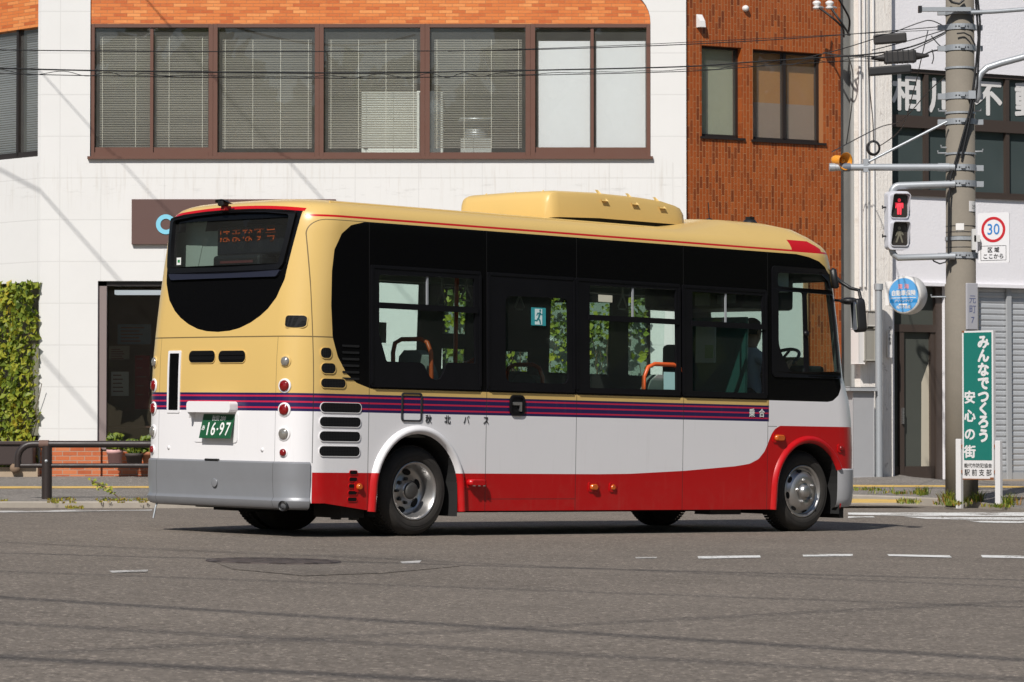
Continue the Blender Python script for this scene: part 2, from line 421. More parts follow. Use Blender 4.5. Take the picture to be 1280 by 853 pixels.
mb.add(vs, [(i * 5 + k, (i + 1) * 5 + k, (i + 1) * 5 + k + 1, i * 5 + k + 1) for i in range(len(KP) - 1) for k in range(4)])
kerb = tag(mb.build('kerb', KERB_M), kind='structure')

def marking(name, pts, mat, f, dz=.004, sub=1):
    """flat painted shape through ground points of the survey"""
    P = [ground(px, py, f) for px, py in pts]; mb = MB()
    n = len(P) // 2; L = P[:n]; Rr = P[n:][::-1]; vs = []; m = 12
    for i in range(n - 1):
        for k in range(m + (i == n - 2)):
            a = L[i].lerp(L[i + 1], k / m); b = Rr[i].lerp(Rr[i + 1], k / m); vs += [(a.x, a.y, f(a.x, a.y) + dz), (b.x, b.y, f(b.x, b.y) + dz)]
    mb.add(vs, [(2 * i, 2 * i + 1, 2 * i + 3, 2 * i + 2) for i in range(len(vs) // 2 - 1)])
    o = mb.build(name, mat); return o
MARK = []
for i, (pts, m) in enumerate([
        ([(872, 696.2), (950, 695.0), (951, 697.8), (873, 699.2)], WHITE_LINE), ([(1003, 693.6), (1066, 693.4), (1066, 696.0), (1004, 696.4)], WHITE_LINE),
        ([(1109, 693.6), (1187, 695.0), (1190, 697.8), (1111, 695.8)], WHITE_LINE), ([(1226, 694.6), (1300, 695.8), (1300, 699.2), (1228, 697.6)], WHITE_LINE),
        ([(794, 697.2), (821, 697.0), (821, 698.6), (795, 698.8)], WORN_LINE), ([(136, 714.4), (185, 713.2), (184, 715.8), (140, 716.8)], WORN_LINE), ([(500, 703.0), (527, 701.4), (524, 704.6), (503, 705.2)], WORN_LINE)]):
    o = marking('lane_dash', pts, m, gz); tag(o, kind='structure')
for pts in ([(1060, 641.4), (1150, 641.4), (1330, 641.0), (1330, 645.6), (1150, 645.4), (1060, 644.0)], [(1130, 646.4), (1200, 647.0), (1330, 647.2), (1330, 650.6), (1200, 650.0), (1158, 649.2)],
            [(1207, 651.2), (1260, 651.8), (1330, 651.8), (1330, 654.8), (1260, 654.4), (1225, 653.6)], [(1060, 645.8), (1075, 645.6), (1090, 645.4), (1094, 647.2), (1080, 647.4), (1060, 648.2)]):
    tag(marking('crosswalk_stripe', pts, WHITE_LINE, gz), kind='structure')
tag(marking('gutter_line', [(-30, 639.3), (60, 639.0), (120, 638.3), (190, 637.6), (190, 638.9), (120, 639.8), (60, 640.8), (-30, 641.6)], WORN_LINE, gz), kind='structure')
for pts in ([(-40, 608.6), (200, 608.2), (700, 607.4), (1066, 606.6), (1180, 607.2), (1300, 608.6), (1300, 610.6), (1180, 609.2), (1066, 609.0), (700, 609.8), (200, 610.6), (-40, 611.2)],
            [(1000, 623.6), (1060, 624.0), (1120, 624.6), (1156, 627.2), (1120, 629.0), (1060, 629.0), (1000, 629.0), (960, 629)][:8]):
    tag(marking('tactile_strip', pts, YELLOW_LINE, pzk), kind='structure')
# square of newer asphalt round the manhole
tag(marking('asphalt_patch', [(262, 700.5), (330, 695.5), (420, 693), (525, 696.5), (575, 708.5), (480, 717), (380, 720.5), (290, 712)], PATCH, gz, .003), kind='structure')
def m_manhole():
    M = Mat('manhole_iron', (.075, .058, .05), .6, .5); x, y, z = M.xyz(); v = M.noise(26, 2)
    r = (x * x + y * y).pw(.5); k = (r * 40)._m('SINE') * ((y._m('ARCTAN2', x)) * 12)._m('SINE')
    M.col(M.mix(k.gt(.1), (.13, .105, .095), (.075, .06, .054))); M.bump(k, .01, .8); return M.m
c0 = ground(342, 702.6); mb = MB()
mb.lathe([(0, .006), (.28, .006), (.30, .008), (.31, .004), (.325, .008), (.345, .007), (.35, 0)], 40)
mh = mb.build('manhole_cover', m_manhole()); mh.location = (c0.x, c0.y, gz(c0.x, c0.y) + .004); mh.rotation_euler = (0, ROLL, 0); mh.scale = (1.24, 1.24, 1)
tag(mh, 'round rusty iron manhole cover set flush in the road behind the bus', 'manhole cover')

# ---------------------------------------------------------------- white office building
FY = 47.0
def fx(px): return at(px, 300, FY).x
def fz(py): return at(640, py, FY).z
white = empty('office_building', (0, FY, 0), 0, 'white panelled two storey office building with orange tile band behind the bus', 'building')
def wall_map(x, z, off): return Vector((x, -off, z))
X0, X1 = fx(50.5), fx(858)
WX0, WX1 = fx(112), fx(813.5); WZ0, WZ1 = fz(196.2), fz(-14)
open_win = [(WX0, WZ0), (WX1, WZ0)] + [(WX1 - .48 + .48 * math.cos(rad(a)), fz(28) + .48 * math.sin(rad(a))) for a in range(0, 91, 10)] + [(WX0, fz(28) + .48)]
SX0, SX1 = fx(122.5), fx(447); GZ1 = fz(351.5); IX0, IX1 = fx(553), fx(813)
open_shop = [(SX0, .2), (SX1, .2), (SX1, GZ1), (SX0, GZ1)]
open_ivy = [(IX0, .62), (IX1, .62), (IX1, GZ1), (IX0, GZ1)]
mb = MB(); mb.plate([(X0, -.1), (X1, -.1), (X1, 10.4), (X0, 10.4)], [open_win, open_shop, open_ivy], wall_map, -.28, 0)
mb.box(X1 - .25, X1, .29, 9, -.1, 10.4)
mb.build('wall', WHITE_WALL, white)
# left wing, turned 45 degrees away
c45 = math.sqrt(.5)
def wing_map(t, z, off): return Vector((X0 - t * c45 - off * c45, t * c45 - off * c45, z))
def wt(px, py):                              # distance along the wing seen at a pixel
    d = ray(px, py); n = Vector((-c45, -c45, 0)); p0 = Vector((X0, FY, 0)); s = n.dot(p0 - CAMP) / n.dot(d); p = CAMP + d * s
    return (X0 - p.x) / c45, p.z
t1, zt = wt(47.5, 33); _, zs = wt(47.5, 195.5); _, zg = wt(50, 352.5)
mb = MB(); mb.plate([(0, -.1), (5, -.1), (5, 10.4), (0, 10.4)], [[(.07, zs), (4, zs), (4, 9.5), (.07, 9.5)], [(.03, .28), (4, .28), (4, zg), (.03, zg)]], lambda t, z, o: wing_map(t, z, o), -.28, 0)
mb.build('wall', WHITE_WALL, white)
mb = MB(); mb.plate([(.072, zt), (3.998, zt), (3.998, 9.498), (.072, 9.498)], [], wing_map, -.2, -.03); mb.build('tile_band', ORANGE_TILE, white)
mb = MB(); mb.plate([(WX0 + .003, fz(29.8)), (WX1 - .003, fz(29.8))] + [(x - .003, z - .003) for x, z in open_win[2:]] , [], wall_map, -.2, -.03); mb.build('tile_band', ORANGE_TILE, white)

def bars(mb, segs, y0, y1, mp=None, m=0):
    for (x0, x1, z0, z1) in segs:
        if mp: 
            vs = [mp(x, z, -y) for x in (x0, x1) for y in (y0, y1) for z in (z0, z1)]
            mb.add(vs, [(0, 1, 3, 2), (4, 6, 7, 5), (0, 4, 5, 1), (2, 3, 7, 6), (0, 2, 6, 4), (1, 5, 7, 3)], m)
        else: mb.box(x0, x1, y0, y1, z0, z1, m)
# the window band: five big windows, outer ones with sliding sashes
zb, zt2 = fz(190.5), fz(31.5)
posts = [(113, 117), (260, 271), (393, 404), (525, 537), (657, 669), (808.5, 813)]
def blind(mb, x0, x1, z0, z1, y, pitch=.0335, mp=None, tilt=.020):
    k = 0; z = z1; rb_ = random.Random(int(x0 * 997) + int(z1 * 31)); tilt0 = tilt
    while z > z0:
        tilt = tilt0 * (1 + rb_.gauss(0, .025)) + .0012 * math.sin(z * 2.3 + x0)
        a = [(x0, y, z), (x1, y, z), (x1, y + .016, z - tilt), (x0, y + .016, z - tilt)]
        if mp: a = [mp(p[0], p[2], -p[1]) for p in a]
        mb.add(a, [(0, 1, 2, 3)]); z -= pitch
for i in range(5):
    xa, xb = fx(posts[i][0]), fx(posts[i + 1][1]); xl, xr_ = fx(posts[i][1]), fx(posts[i + 1][0])
    mb = MB(); segs = [(xl - .002, xr_ + .002, zb - .06, zb), (xl - .002, xr_ + .002, zt2 - .03, zt2 + .02)]
    segs.append((xa if i == 0 else (fx((posts[i][0] + posts[i][1]) / 2) + .0015), xl, WZ0 + .004, zt2 + .02))
    segs.append((xr_, xb if i == 4 else (fx((posts[i + 1][0] + posts[i + 1][1]) / 2) - .0015), WZ0 + .004, zt2 + .02))
    sash = i in (0, 4)
    bars(mb, segs, .03, .14)
    if sash:
        xm = fx(188.5 if i == 0 else 740.5); mb.box(xm - .022, xm + .022, .05, .12, zb, zt2 - .03)
        mb.box(xl, xm - .022, .06, .11, zb, zb + .075); mb.box(xm + .022, xr_, .075, .125, zb, zb + .075)
    win = mb.build('window', BROWN_FRAME, white)
    g = MB(); g.box(xl - .01, xr_ + .01, .088, .092, zb - .01, zt2); g.build('pane', WIN_GLASS, win)
    b = MB(); 
    if i < 4:
        top = fz(44 if i == 0 else 48)
        blind(b, xl + .06, xr_ - .05 if i else fx(186), zb + .08, top, .16)
        if i == 0: blind(b, fx(193), xr_ - .02, zb + .08, top, .165)
        for q in range(4):
            xx = xl + .1 + (xr_ - xl - .2) * q / 3; b.box(xx - .003, xx + .003, .157, .160, zb + .06, top)
        b.build('blind', BLIND, win)
    else:
        b.box(xl + .05, xm - .03, .15, .154, zb + .05, fz(50)); b.box(xm + .06, xr_ - .01, .16, .164, zb + .05, fz(50)); b.build('blind', SCREEN_W, win)
mb = MB(); mb.box(WX0 - .03, WX1 + .03, -.055, .03, WZ0 - .035, WZ0 + .004); mb.build('sill', BROWN_FRAME, white)
# wing window
mb = MB(); bars(mb, [(.075, .12, zs + .03, zt), (1.9, 1.96, zs + .03, zt), (.62, .67, zs + .03, zt), (.075, 4, zs, zs + .09)], .06, .16, wing_map)
win = mb.build('window', DARK_FRAME, white)
g = MB(); g.plate([(.08, zs), (3.99, zs), (3.99, zt), (.08, zt)], [], wing_map, -.112, -.108); g.build('pane', WIN_GLASS, win)
b = MB(); blind(b, .14, .6, zs + .1, zt - .05, .19, .034, wing_map); blind(b, .7, 3.9, zs + .1, zt - .05, .19, .034, wing_map); b.build('blind', SCREEN_W, win)
# inside: upper office and ground floor shop
def room(name, x0, x1, y0, y1, z0, z1, mat, parent, floor=None):
    mb = MB(); mb.box(x0, x1, y1, y1 + .1, z0, z1); mb.box(x0, x1, y0, y1, z0 - .12, z0, 1); mb.box(x0, x1, y0, y1, z1, z1 + .12); mb.box(x0 - .1, x0, y0, y1, z0, z1); mb.box(x1, x1 + .1, y0, y1, z0, z1)
    return mb.build(name, [mat, floor or mat], parent)
room('upper_room', X0 + .02, X1 - .4, .29, 4.6, WZ0 - .3, 8.4, OFFICE_WALL, white)
room('shop_room', X0 + .3, fx(500), .29, 4.2, .22, GZ1 + .12, simple('shop_wall', (.24, .17, .13), .8), white, simple('shop_floor', (.12, .09, .07), .5))
room('lounge_room', fx(520), X1 - .45, .29, 3.2, .22, GZ1 + .12, simple('lounge_wall', (.34, .36, .34), .8), white)
room('wing_room', -11.2, X0 - .06, 3.6, 7, .2, 9, OFFICE_WALL, white)
# shop front
mb = MB(); mb.box(SX0, fx(133), .05, .17, .62, GZ1 - .001, 0); mb.box(SX0, SX1, .05, .17, GZ1 - .07, GZ1 - .002, 1); mb.box(fx(133), SX1, .05, .17, .60, .68, 1)
for px in (250, 350): mb.box(fx(px) - .03, fx(px) + .03, .05, .17, .68, GZ1 - .07, 1)
mb.box(SX1 - .06, SX1 - .002, .05, .17, .68, GZ1 - .07, 1)
sw = mb.build('shop_window', [simple('mauve_frame', (.24, .19, .18), .5), DARK_FRAME], white)
g = MB(); g.box(fx(133), SX1 - .06, .108, .112, .68, GZ1 - .07); g.build('pane', SHOP_GLASS, sw)
mb = MB(); mb.box(SX0 + .002, SX1 - .002, .04, .22, .15, .60); mb.build('base', BASE_BRICK, white)
mb = MB(); mb.box(X0 + .01, SX0 + .05, -.022, .02, .10, fz(558)); mb.build('base', BASE_BRICK, white)
mb = MB(); mb.box(IX0, IX1, .10, .18, .62, .70); mb.box(IX0, IX1, .10, .18, GZ1 - .1, GZ1 - .002)
for px in (553, 640, 727, 811): mb.box(fx(px) - .03, fx(px) + .03, .10, .18, .7, GZ1 - .1)
lw = mb.build('window', DARK_FRAME, white); g = MB(); g.box(IX0, IX1, .138, .142, .7, GZ1 - .1); g.build('pane', SHOP_GLASS, lw)
mb = MB(); mb.box(IX0 + .02, IX1 - .02, .22, .23, .7, GZ1 - .3); mb.build('curtain', simple('lounge_curtain', (.40, .46, .42), .8), lw)
mb = MB(); bars(mb, [(.03, .1, .28, zg), (1.5, 1.58, .28, zg), (.1, 4, .75, .82), (.1, 4, zg - .08, zg - .002)], .1, .2, wing_map); ww = mb.build('window', DARK_FRAME, white)
g = MB(); g.plate([(.1, .3), (3.95, .3), (3.95, zg - .08), (.1, zg - .08)], [], wing_map, -.152, -.148); g.build('pane', SHOP_GLASS, ww)
mb = MB(); vs = [Vector((-9.5, -.25, .12)), Vector((X0 + .01, -.25, .12)), Vector((X0 + .01, -.002, .12)), Vector((-9.5, 2.6, .12))]
top = [v + Vector((0, 0, .25)) for v in vs]; mb.add(vs + top, [(4, 5, 6, 7), (0, 1, 5, 4), (1, 2, 6, 5), (2, 3, 7, 6), (3, 0, 4, 7)]); mb.build('step', STEP_M, white)
wsn = empty('wall_sign', (fx(165), FY - .03, fz(306)), 0, 'dark brown wall sign with a pale blue ring, half hidden by the bus roof corner', 'sign')
mb = MB(); mb.cbox(0, fx(420) - fx(165), -.03, .03, 0, fz(249.5) - fz(306), .004); mb.build('panel', simple('sign_brown', (.115, .062, .052), .5), wsn)
mb = MB(); rcx, rcz, rr_ = fx(208) - fx(165), fz(281) - fz(306), .142
mb.plate([(rcx + rr_ * math.cos(k * PI / 24), rcz + rr_ * math.sin(k * PI / 24)) for k in range(48)], [[(rcx + rr_ * .56 * math.cos(k * PI / 24), rcz + rr_ * .56 * math.sin(k * PI / 24)) for k in range(48)]], lambda a, b, o: Vector((a, -o, b)), .031, .04); mb.build('ring', simple('ring_blue', (.22, .58, .74), .5), wsn)
# things seen through the office windows
def inside(name, label, cat): return empty(name, (0, 0, 0), 0, label, cat)
cab = MB(); cab.cbox(fx(450), fx(553), FY + .42, FY + .95, WZ0 - .29, fz(110), .012); cab.box(fx(450) + .03, fx(450) + .09, FY + .412, FY + .419, fz(181), fz(183.5), 1); cab.box(fx(523), fx(526), FY + .41, FY + .421, WZ0 - .2, fz(112), 1)
tag(cab.build('cabinet', [simple('cabinet_white', (.74, .76, .72), .5), DARK_FRAME]), 'white cabinet standing behind the blinds of the second floor office windows', 'cabinet')
he = MB(); zf = WZ0 - .28
he.box(fx(575), fx(614), FY + .5, FY + .9, zf, fz(168)); he.lathe([(.17, 0), (.17, .16), (.12, .17), (.13, .22), (.28, .24), (.24, .30), (0, .31)], 24, Matrix.Translation(((fx(575) + fx(614)) / 2, FY + .7, fz(168))), 1)
tag(he.build('heater', [simple('heater_enamel', (.45, .46, .44), .4), GREY_METAL]), 'small heater with a round metal cap behind the office blinds right of the cabinet', 'heater')
# shop interior: light strip, posters, table
mb = MB(); mb.box(fx(136), fx(420), FY + .7, FY + .95, GZ1 - .16, GZ1 - .10); tag(mb.build('ceiling_lamp', emit('tube_light', (.85, .9, 1), .7)), 'long white tube lamp under the shop ceiling left of the bus', 'lamp')
rnd = random.Random(3)
for k, (px, py, wd, hg, c, nm) in enumerate([(150, 480, .26, .36, (.5, .48, .42), 'pale'), (178, 478, .22, .8, (.22, .02, .02), 'red'), (168, 418, .5, .3, (.16, .18, .2), 'grey blue'), (149, 441, .3, .2, (.3, .26, .2), 'tan')]):
    p = at(px, py, FY + 2.2); mb = MB(); mb.box(p.x - wd / 2, p.x + wd / 2, FY + 2.19, FY + 2.21, p.z - hg / 2, p.z + hg / 2)
    for q in range(5): zz = p.z + hg / 2 - .05 - q * hg / 6; mb.box(p.x - wd * .4, p.x + wd * (rnd.random() * .3), FY + 2.186, FY + 2.19, zz - .012, zz + .006, 1)
    tag(mb.build('poster', [simple('poster_paper_%s' % nm.replace(' ', '_'), c, .7), simple('poster_ink', (.2, .1, .08), .7)]), '%s poster hanging inside the dark shop window left of the bus' % nm, 'poster')
cy = FY + 1.5
tb = empty('cafe_table', (fx(150), cy, .22), 0, 'dark cafe table with thin metal legs inside the shop window', 'table')
mb = MB(); mb.box(-.5, .6, -.3, .3, .71, .74); mb.build('tabletop', simple('table_wood', (.12, .06, .04), .5), tb)
for sx in (-.45, .55):
    for sy in (-.25, .25): mb = MB(); mb.tube([(sx, sy, 0), (sx, sy, .71)], .014); mb.build('leg', GREY_METAL, tb)

# ---------------------------------------------------------------- brown tiled building and estate agent's building on the angled street
A = rad(29); BO = Vector((2.5, 47.06, 0)); BU = Vector((math.cos(A), math.sin(A), 0)); BN = Vector((math.sin(A), -math.cos(A), 0))
def wp(px, py, off=0):                       # survey point on that street front: distance along it, height
    d = ray(px, py); p0 = BO + BN * off; s = BN.dot(p0 - CAMP) / BN.dot(d); p = CAMP + d * s
    return (p - BO).dot(BU), p.z
brick = empty('tiled_building', BO, A, 'narrow brown tiled building with two dark windows right of the white office', 'building')
bw = wp(1051, 200)[0]
def mid(a, b): return (a + b) / 2
wins = []
for tl, tr, bl, br in (((877.3, 56.6), (926.5, 60), (876.9, 170), (927.5, 174)), ((941.3, 61.2), (1027.8, 67.5), (940.8, 174.8), (1028.8, 179.4))):
    a, b, c, d_ = wp(*tl), wp(*tr), wp(*bl), wp(*br); wins.append((mid(a[0], c[0]), mid(b[0], d_[0]), mid(c[1], d_[1]), mid(a[1], b[1])))
gx0, gx1 = wp(950, 400)[0], wp(1006, 400)[0]; gtop = wp(990, 330)[1]
mb = MB(); holes = [[(x0, z0), (x1, z0), (x1, z1), (x0, z1)] for x0, x1, z0, z1 in wins]
mb.plate([(0, -.1), (bw, -.1), (bw, 10), (0, 10)], holes, wall_map, -.24, 0); mb.box(bw - .24, bw, .242, 8, -.1, 10); mb.build('wall', BROWN_TILE, brick)
mb = MB(); mb.box(.3, gx1 - .05, -.03, -.004, .1, gtop); mb.build('panel', simple('white_panel', (.72, .74, .70), .6), brick)
mb = MB(); mb.box(gx1 - .05, gx1 + .02, -.06, -.003, .1, gtop + .03); mb.box(.28, gx1 + .02, -.06, -.003, gtop + .03, gtop + .1); mb.build('panel_trim', simple('tan_trim', (.34, .19, .09), .6), brick)
for i, (x0, x1, z0, z1) in enumerate(wins):
    mb = MB(); bars(mb, [(x0, x0 + .03, z0, z1), (x1 - .04, x1, z0, z1), (x0, x1, z0, z0 + .05), (x0, x1, z1 - .03, z1)], .10, .16)
    if i: mb.box((x0 + x1) / 2 - .025, (x0 + x1) / 2 + .025, .09, .17, z0 + .05, z1 - .03)
    wd = mb.build('window', DARK_FRAME, brick); g = MB(); g.box(x0 + .03, x1 - .04, .128, .132, z0 + .05, z1 - .03); g.build('pane', WIN_GLASS, wd)
    b = MB()
    if i == 0: b.box(x0 + .03, x1 - .03, .19, .20, z0, z1); b.build('curtain', simple('pale_curtain', (.36, .37, .27), .8), wd)
    else:
        b.box(x0 + .03, x1 - .03, .19, .20, z0 + (z1 - z0) * .42, z1, 0); b.box(x0 + .03, x1 - .03, .18, .185, z0, z0 + (z1 - z0) * .43, 1)
        b.build('curtain', [simple('ochre_blind', (.38, .165, .035), .8), simple('frosted_film', (.30, .21, .16), .7)], wd)
    mb = MB(); mb.box(x0 - .03, x1 + .05, -.03, .10, z0 - .03, z0 + .002); mb.build('sill', DARK_FRAME, wd)
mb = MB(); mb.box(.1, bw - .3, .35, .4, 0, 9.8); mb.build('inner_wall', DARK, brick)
for px, py, nm, lab in ((874, 27, 'wall_vent', 'small white hooded vent on the brown tiles above the left window'), (931, 11, 'wall_light', 'tiny round white fitting high on the brown tiled wall')):
    t, z = wp(px, py); mb = MB()
    if nm == 'wall_vent': mb.add([(t - .05, -.002, z - .09), (t + .05, -.002, z - .09), (t + .05, -.002, z + .10), (t - .05, -.002, z + .10), (t - .04, -.10, z - .09), (t + .05, -.10, z - .09), (t + .05, -.08, z), (t - .04, -.08, z)], [(0, 4, 5, 1), (4, 7, 6, 5), (7, 3, 2, 6), (0, 3, 7, 4), (1, 5, 6, 2)])
    else: mb.lathe([(0, .07), (.03, .065), (.045, .04), (.045, .002)], 14, Matrix.Translation((t, 0, z)) @ Matrix.Rotation(PI / 2, 4, 'X'))
    o = mb.build(nm, WHITE_PLASTIC); o.location = BO; o.rotation_euler = (0, 0, A); tag(o, lab, 'vent' if 'vent' in nm else 'light')

estate = empty('estate_office', BO, A, 'white stucco estate agency building with lettered upper windows and grey shutter', 'building')
p0, p1, p2 = wp(1068, 300)[0], wp(1110, 300)[0], 10.5
s_top, s_bot = mid(wp(1111, 84.4)[1], wp(1280, 94.8)[1]), mid(wp(1111, 239)[1], wp(1280, 247)[1])
g_top = mid(wp(1153, 357.5)[1], wp(1280, 361)[1])
ex0, ex1 = wp(1118, 500)[0], wp(1184, 500)[0]; sx0, sx1 = wp(1222, 480)[0], wp(1281, 480)[0] + 1.4
mb = MB(); mb.plate([(p1 - .02, -.1), (p2, -.1), (p2, 11), (p1 - .02, 11)], [[(p1 + .02, s_bot), (p2 - .3, s_bot), (p2 - .3, s_top), (p1 + .02, s_top)],
    [(ex0, -.05), (ex1, -.05), (ex1, g_top), (ex0, g_top)], [(sx0, -.05), (sx1, -.05), (sx1, g_top), (sx0, g_top)]], wall_map, -.35, 0); mb.build('wall', STUCCO, estate)
mb = MB(); mb.box(p0, p1 - .022, -.14, .4, -.1, 11); mb.build('pilaster', PEEL, estate)
mb = MB(); mb.box(bw + .03, p0 - .002, .10, 3, -.1, 11); mb.build('party_wall', simple('grey_render', (.20, .20, .19), .8, var=.25, scale=2), estate)
mb = MB(); mb.box(ex1 + .004, sx0 - .004, -.03, -.002, -.05, g_top - .01); mb.build('column', COLUMN_M, estate)
mb = MB(); mb.box(p1 - .02, p2, -.05, .0 - .002, g_top + .001, g_top + .05); mb.build('lintel', STUCCO, estate)
# upper windows: lettered row above, plain row below
rail = mid(wp(1111, 150)[1], wp(1280, 160)[1])
cols = [p1 + .02] + [wp(px, 180, -.09)[0] for px in (1156, 1257)]; step_ = (cols[2] - cols[1]) / 2
cols = [p1 + .02, cols[1], cols[1] + step_, cols[2], cols[2] + step_, cols[2] + 2 * step_, cols[2] + 3 * step_, p2 - .3]
mb = MB()
for x in cols: mb.box(x - .035, x + .035, .04, .16, s_bot, s_top)
mb.box(p1 + .02, p2 - .3, .02, .17, rail - .09, rail + .09); mb.box(p1 + .02, p2 - .3, .03, .165, s_bot, s_bot + .05); mb.box(p1 + .02, p2 - .3, .03, .165, s_top - .06, s_top)
mb.box(p1 - .0, p2 - .3, -.04, .03, s_bot - .05, s_bot + .002)
wd = mb.build('window', BRONZE, estate)
def m_tealglass():
    M = Mat('teal_window', (.03, .055, .055), .12, spec=.5); n = M.noise(.8, 3); M.col(M.mix(n, (.035, .050, .050), (.085, .105, .105))); return M.m
TEAL = m_tealglass()
g = MB(); g.box(p1 + .02, p2 - .3, .10, .11, s_bot, s_top); g.build('pane', TEAL, wd)
for ch, px in (('相', 1133.5), ('川', 1179), ('不', 1235), ('動', 1286)):
    t = wp(px, 120, -.092)[0]; z = mid(s_top, rail)
    text('lettering', ch, frame((t, .092, z), (1, 0, 0), (0, 0, 1)), .56, WHITE_PLASTIC, wd, bold=.016, sx=.98, sy=1.02)
# entrance
mb = MB(); ez = .16; 
mb.box(ex0, ex0 + .07, .12, .25, ez, g_top); mb.box(ex1 - .12, ex1, .12, .25, ez, g_top); dz = wp(1140, 413)[1]
mb.box(ex0 + .07, ex1 - .12, .12, .25, dz - .02, dz + .09); xm = wp(1134, 500)[0]; mb.box(xm - .04, xm + .04, .13, .24, ez, dz - .02)
mb.box(xm + .04, ex1 - .12, .14, .23, ez, ez + .2); mb.box(ex0 + .07, xm - .04, .16, .25, ez, ez + .2); mb.box(ex1 - .2, ex1 - .12, .14, .23, ez, dz)
door = mb.build('door', BRONZE, estate); g = MB(); g.box(ex0 + .07, ex1 - .12, .19, .20, ez, g_top); g.build('pane', simple('door_glass', (.075, .08, .07), .15), door)
g = MB(); pa, pc = wp(1151.5, 520, -.18)[0], wp(1164.5, 520, -.18)[0]; g.add([(pa, .186, ez + .2), (pc, .186, ez + .2), (pc, .186, wp(1160, 443)[1]), (pa + .01, .186, wp(1160, 478)[1])], [(0, 1, 2, 3)]); g.build('poster', simple('door_sun_strip', (.52, .47, .37), .7), door)  # slanted strip of sunlight on the door glass, painted as a cream sheet
mb = MB(); hz = wp(1135, 520)[1]; mb.box(xm - .012, xm + .012, .09, .13, hz - .12, hz + .12); mb.build('handle', STEEL, door)
# shutter
def m_shutter():
    M = Mat('shutter_steel', (.42, .46, .50), .45, .2); x, y, z = M.xyz(); n = M.noise(1.5, 6, .7); s = M.noise(3, 5, .7, M.vec(x * 8, 0, z * .6))
    M.col(M.mix(n * .4 + s * .35, (.56, .58, .60), (.33, .335, .345))); return M.m
mb = MB(); z = ez + .1; sh = wp(1263, 480)[0]
while z < g_top:
    z2 = min(z + .088, g_top); mb.add([(sx0, .10, z), (sx1, .10, z), (sx1, .086, z + .03), (sx0, .086, z + .03), (sx1, .090, z2 - .012), (sx0, .090, z2 - .012), (sx1, .10, z2), (sx0, .10, z2)], [(0, 1, 2, 3), (3, 2, 4, 5), (5, 4, 6, 7)]); z = z2
sm = mb.build('shutter', m_shutter(), estate)
mb = MB(); mb.box(sx0, sx0 + .05, .03, .07, ez, g_top - .005); mb.box(sh - .03, sh + .05, .03, .07, ez, g_top - .005); mb.box(sx0, sx1, .05, .12, ez - .03, ez + .1); mb.build('shutter_rail', GREY_PAINT, sm)
mb = MB(); mb.box(ex0 - .2, p2, -.3, .3, -.1, ez); mb.build('threshold', STEP_M, estate)
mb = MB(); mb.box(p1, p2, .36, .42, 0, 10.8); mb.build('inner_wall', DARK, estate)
# ---------------------------------------------------------------- the bus (bus frame: x forward from the rear axle, y left, z up)
bus = bpy.data.objects.new('minibus', None); COL.objects.link(bus); bus.matrix_world = BUS_M
tag(bus, 'beige, white and red city minibus with navy stripes crossing the road', 'bus')
def wz(z): return 1.04 - .035 * max(0, (z - 1.2) / 1.3)
def xrear(z): return -1.24 + .12 * max(0, (z - 1.3) / 1.27) ** 1.5
def rrear(z): return .28 + .04 * max(0, (z - 1.3) / 1.27)
XF = [(.2, 5.58), (.5, 5.62), (.86, 5.63), (1.2, 5.565), (1.43, 5.475), (1.9, 5.41), (2.36, 5.33), (2.5, 5.29)]
ROOF = [(.006, 2.535), (.02, 2.575), (.045, 2.612), (.085, 2.642), (.14, 2.664), (.22, 2.684), (.36, 2.70), (.6, 2.714), (.82, 2.72), (.985, 2.722)]
ARCH = [(.02, .445, .46), (4.80, .435, .435)]; AZ = .37; SK = .205
HR = dict(w1=(-.44, .67, 1.22, 2.16), d=(.94, 1.74, 1.22, 2.16), w2=(1.94, 3.06, 1.22, 2.16), w3=(3.21, 4.19, 1.22, 2.16), drv=(4.33, 9, 1.42, 2.36))
HL = dict(a=(.3, 1.84, 1.42, 2.16), b=(2.15, 2.42, 1.42, 1.6), c=(2.15, 2.42, 1.74, 2.16), d=(2.90, 3.22, 1.42, 1.6), e=(3.50, 4.27, 1.42, 2.16), f=(4.6, 9, 1.42, 2.16))
bodyx = set()
for H in (HR, HL):
    for a, b, _, _ in H.values():
        bodyx.add(a)
        if b < 9: bodyx.add(b)
cols = [('x', x, None) for x in bodyx]
for c, a, b in ARCH:
    cols += [('x', c - a - 1e-5, None), ('x', c + a + 1e-5, None)]
    for k in range(0, 21):
        th = PI - PI * k / 20; cols.append(('x', c + a * math.cos(th), AZ + b * math.sin(th)))
def arch_b(x):
    for c, a, b in ARCH:
        if abs(x - c) < a: return AZ + b * math.sqrt(1 - ((x - c) / a) ** 2)
    return None
cols = [(k, x, b if b is not None else arch_b(x)) for k, x, b in cols]
cols.sort(key=lambda t: t[1])
XE0 = 5.62 - .35
FLATR = [0, .25, .5, .75, 1.0]; ANG = [0, 12, 25, 38, 52, 66, 79, 90]
ZR = [None, None, None, None, 1.0, 1.1, 1.22, 1.42, 1.6, 1.74, 1.9, 2.16, 2.3, 2.36, 2.42, 2.5]
LEV = [('w', f, None) for f in (0, .3, .65)] + [('w', None, z) for z in ZR[4:]] + [('r', d, z) for d, z in ROOF]
def ringdims(lv):
    if lv[0] == 'w':
        z = lv[2] if lv[2] else .6
        return wz(z), xrear(z), interp(XF, z), rrear(z), .35
    d = lv[1]
    return 1.005 - d, -1.125 + .55 * d, 5.29 - .9 * d, max(.01, min(.32, (1.005 - d) * .8)), max(.01, min(.35 + d * .3, (1.005 - d) * .8))
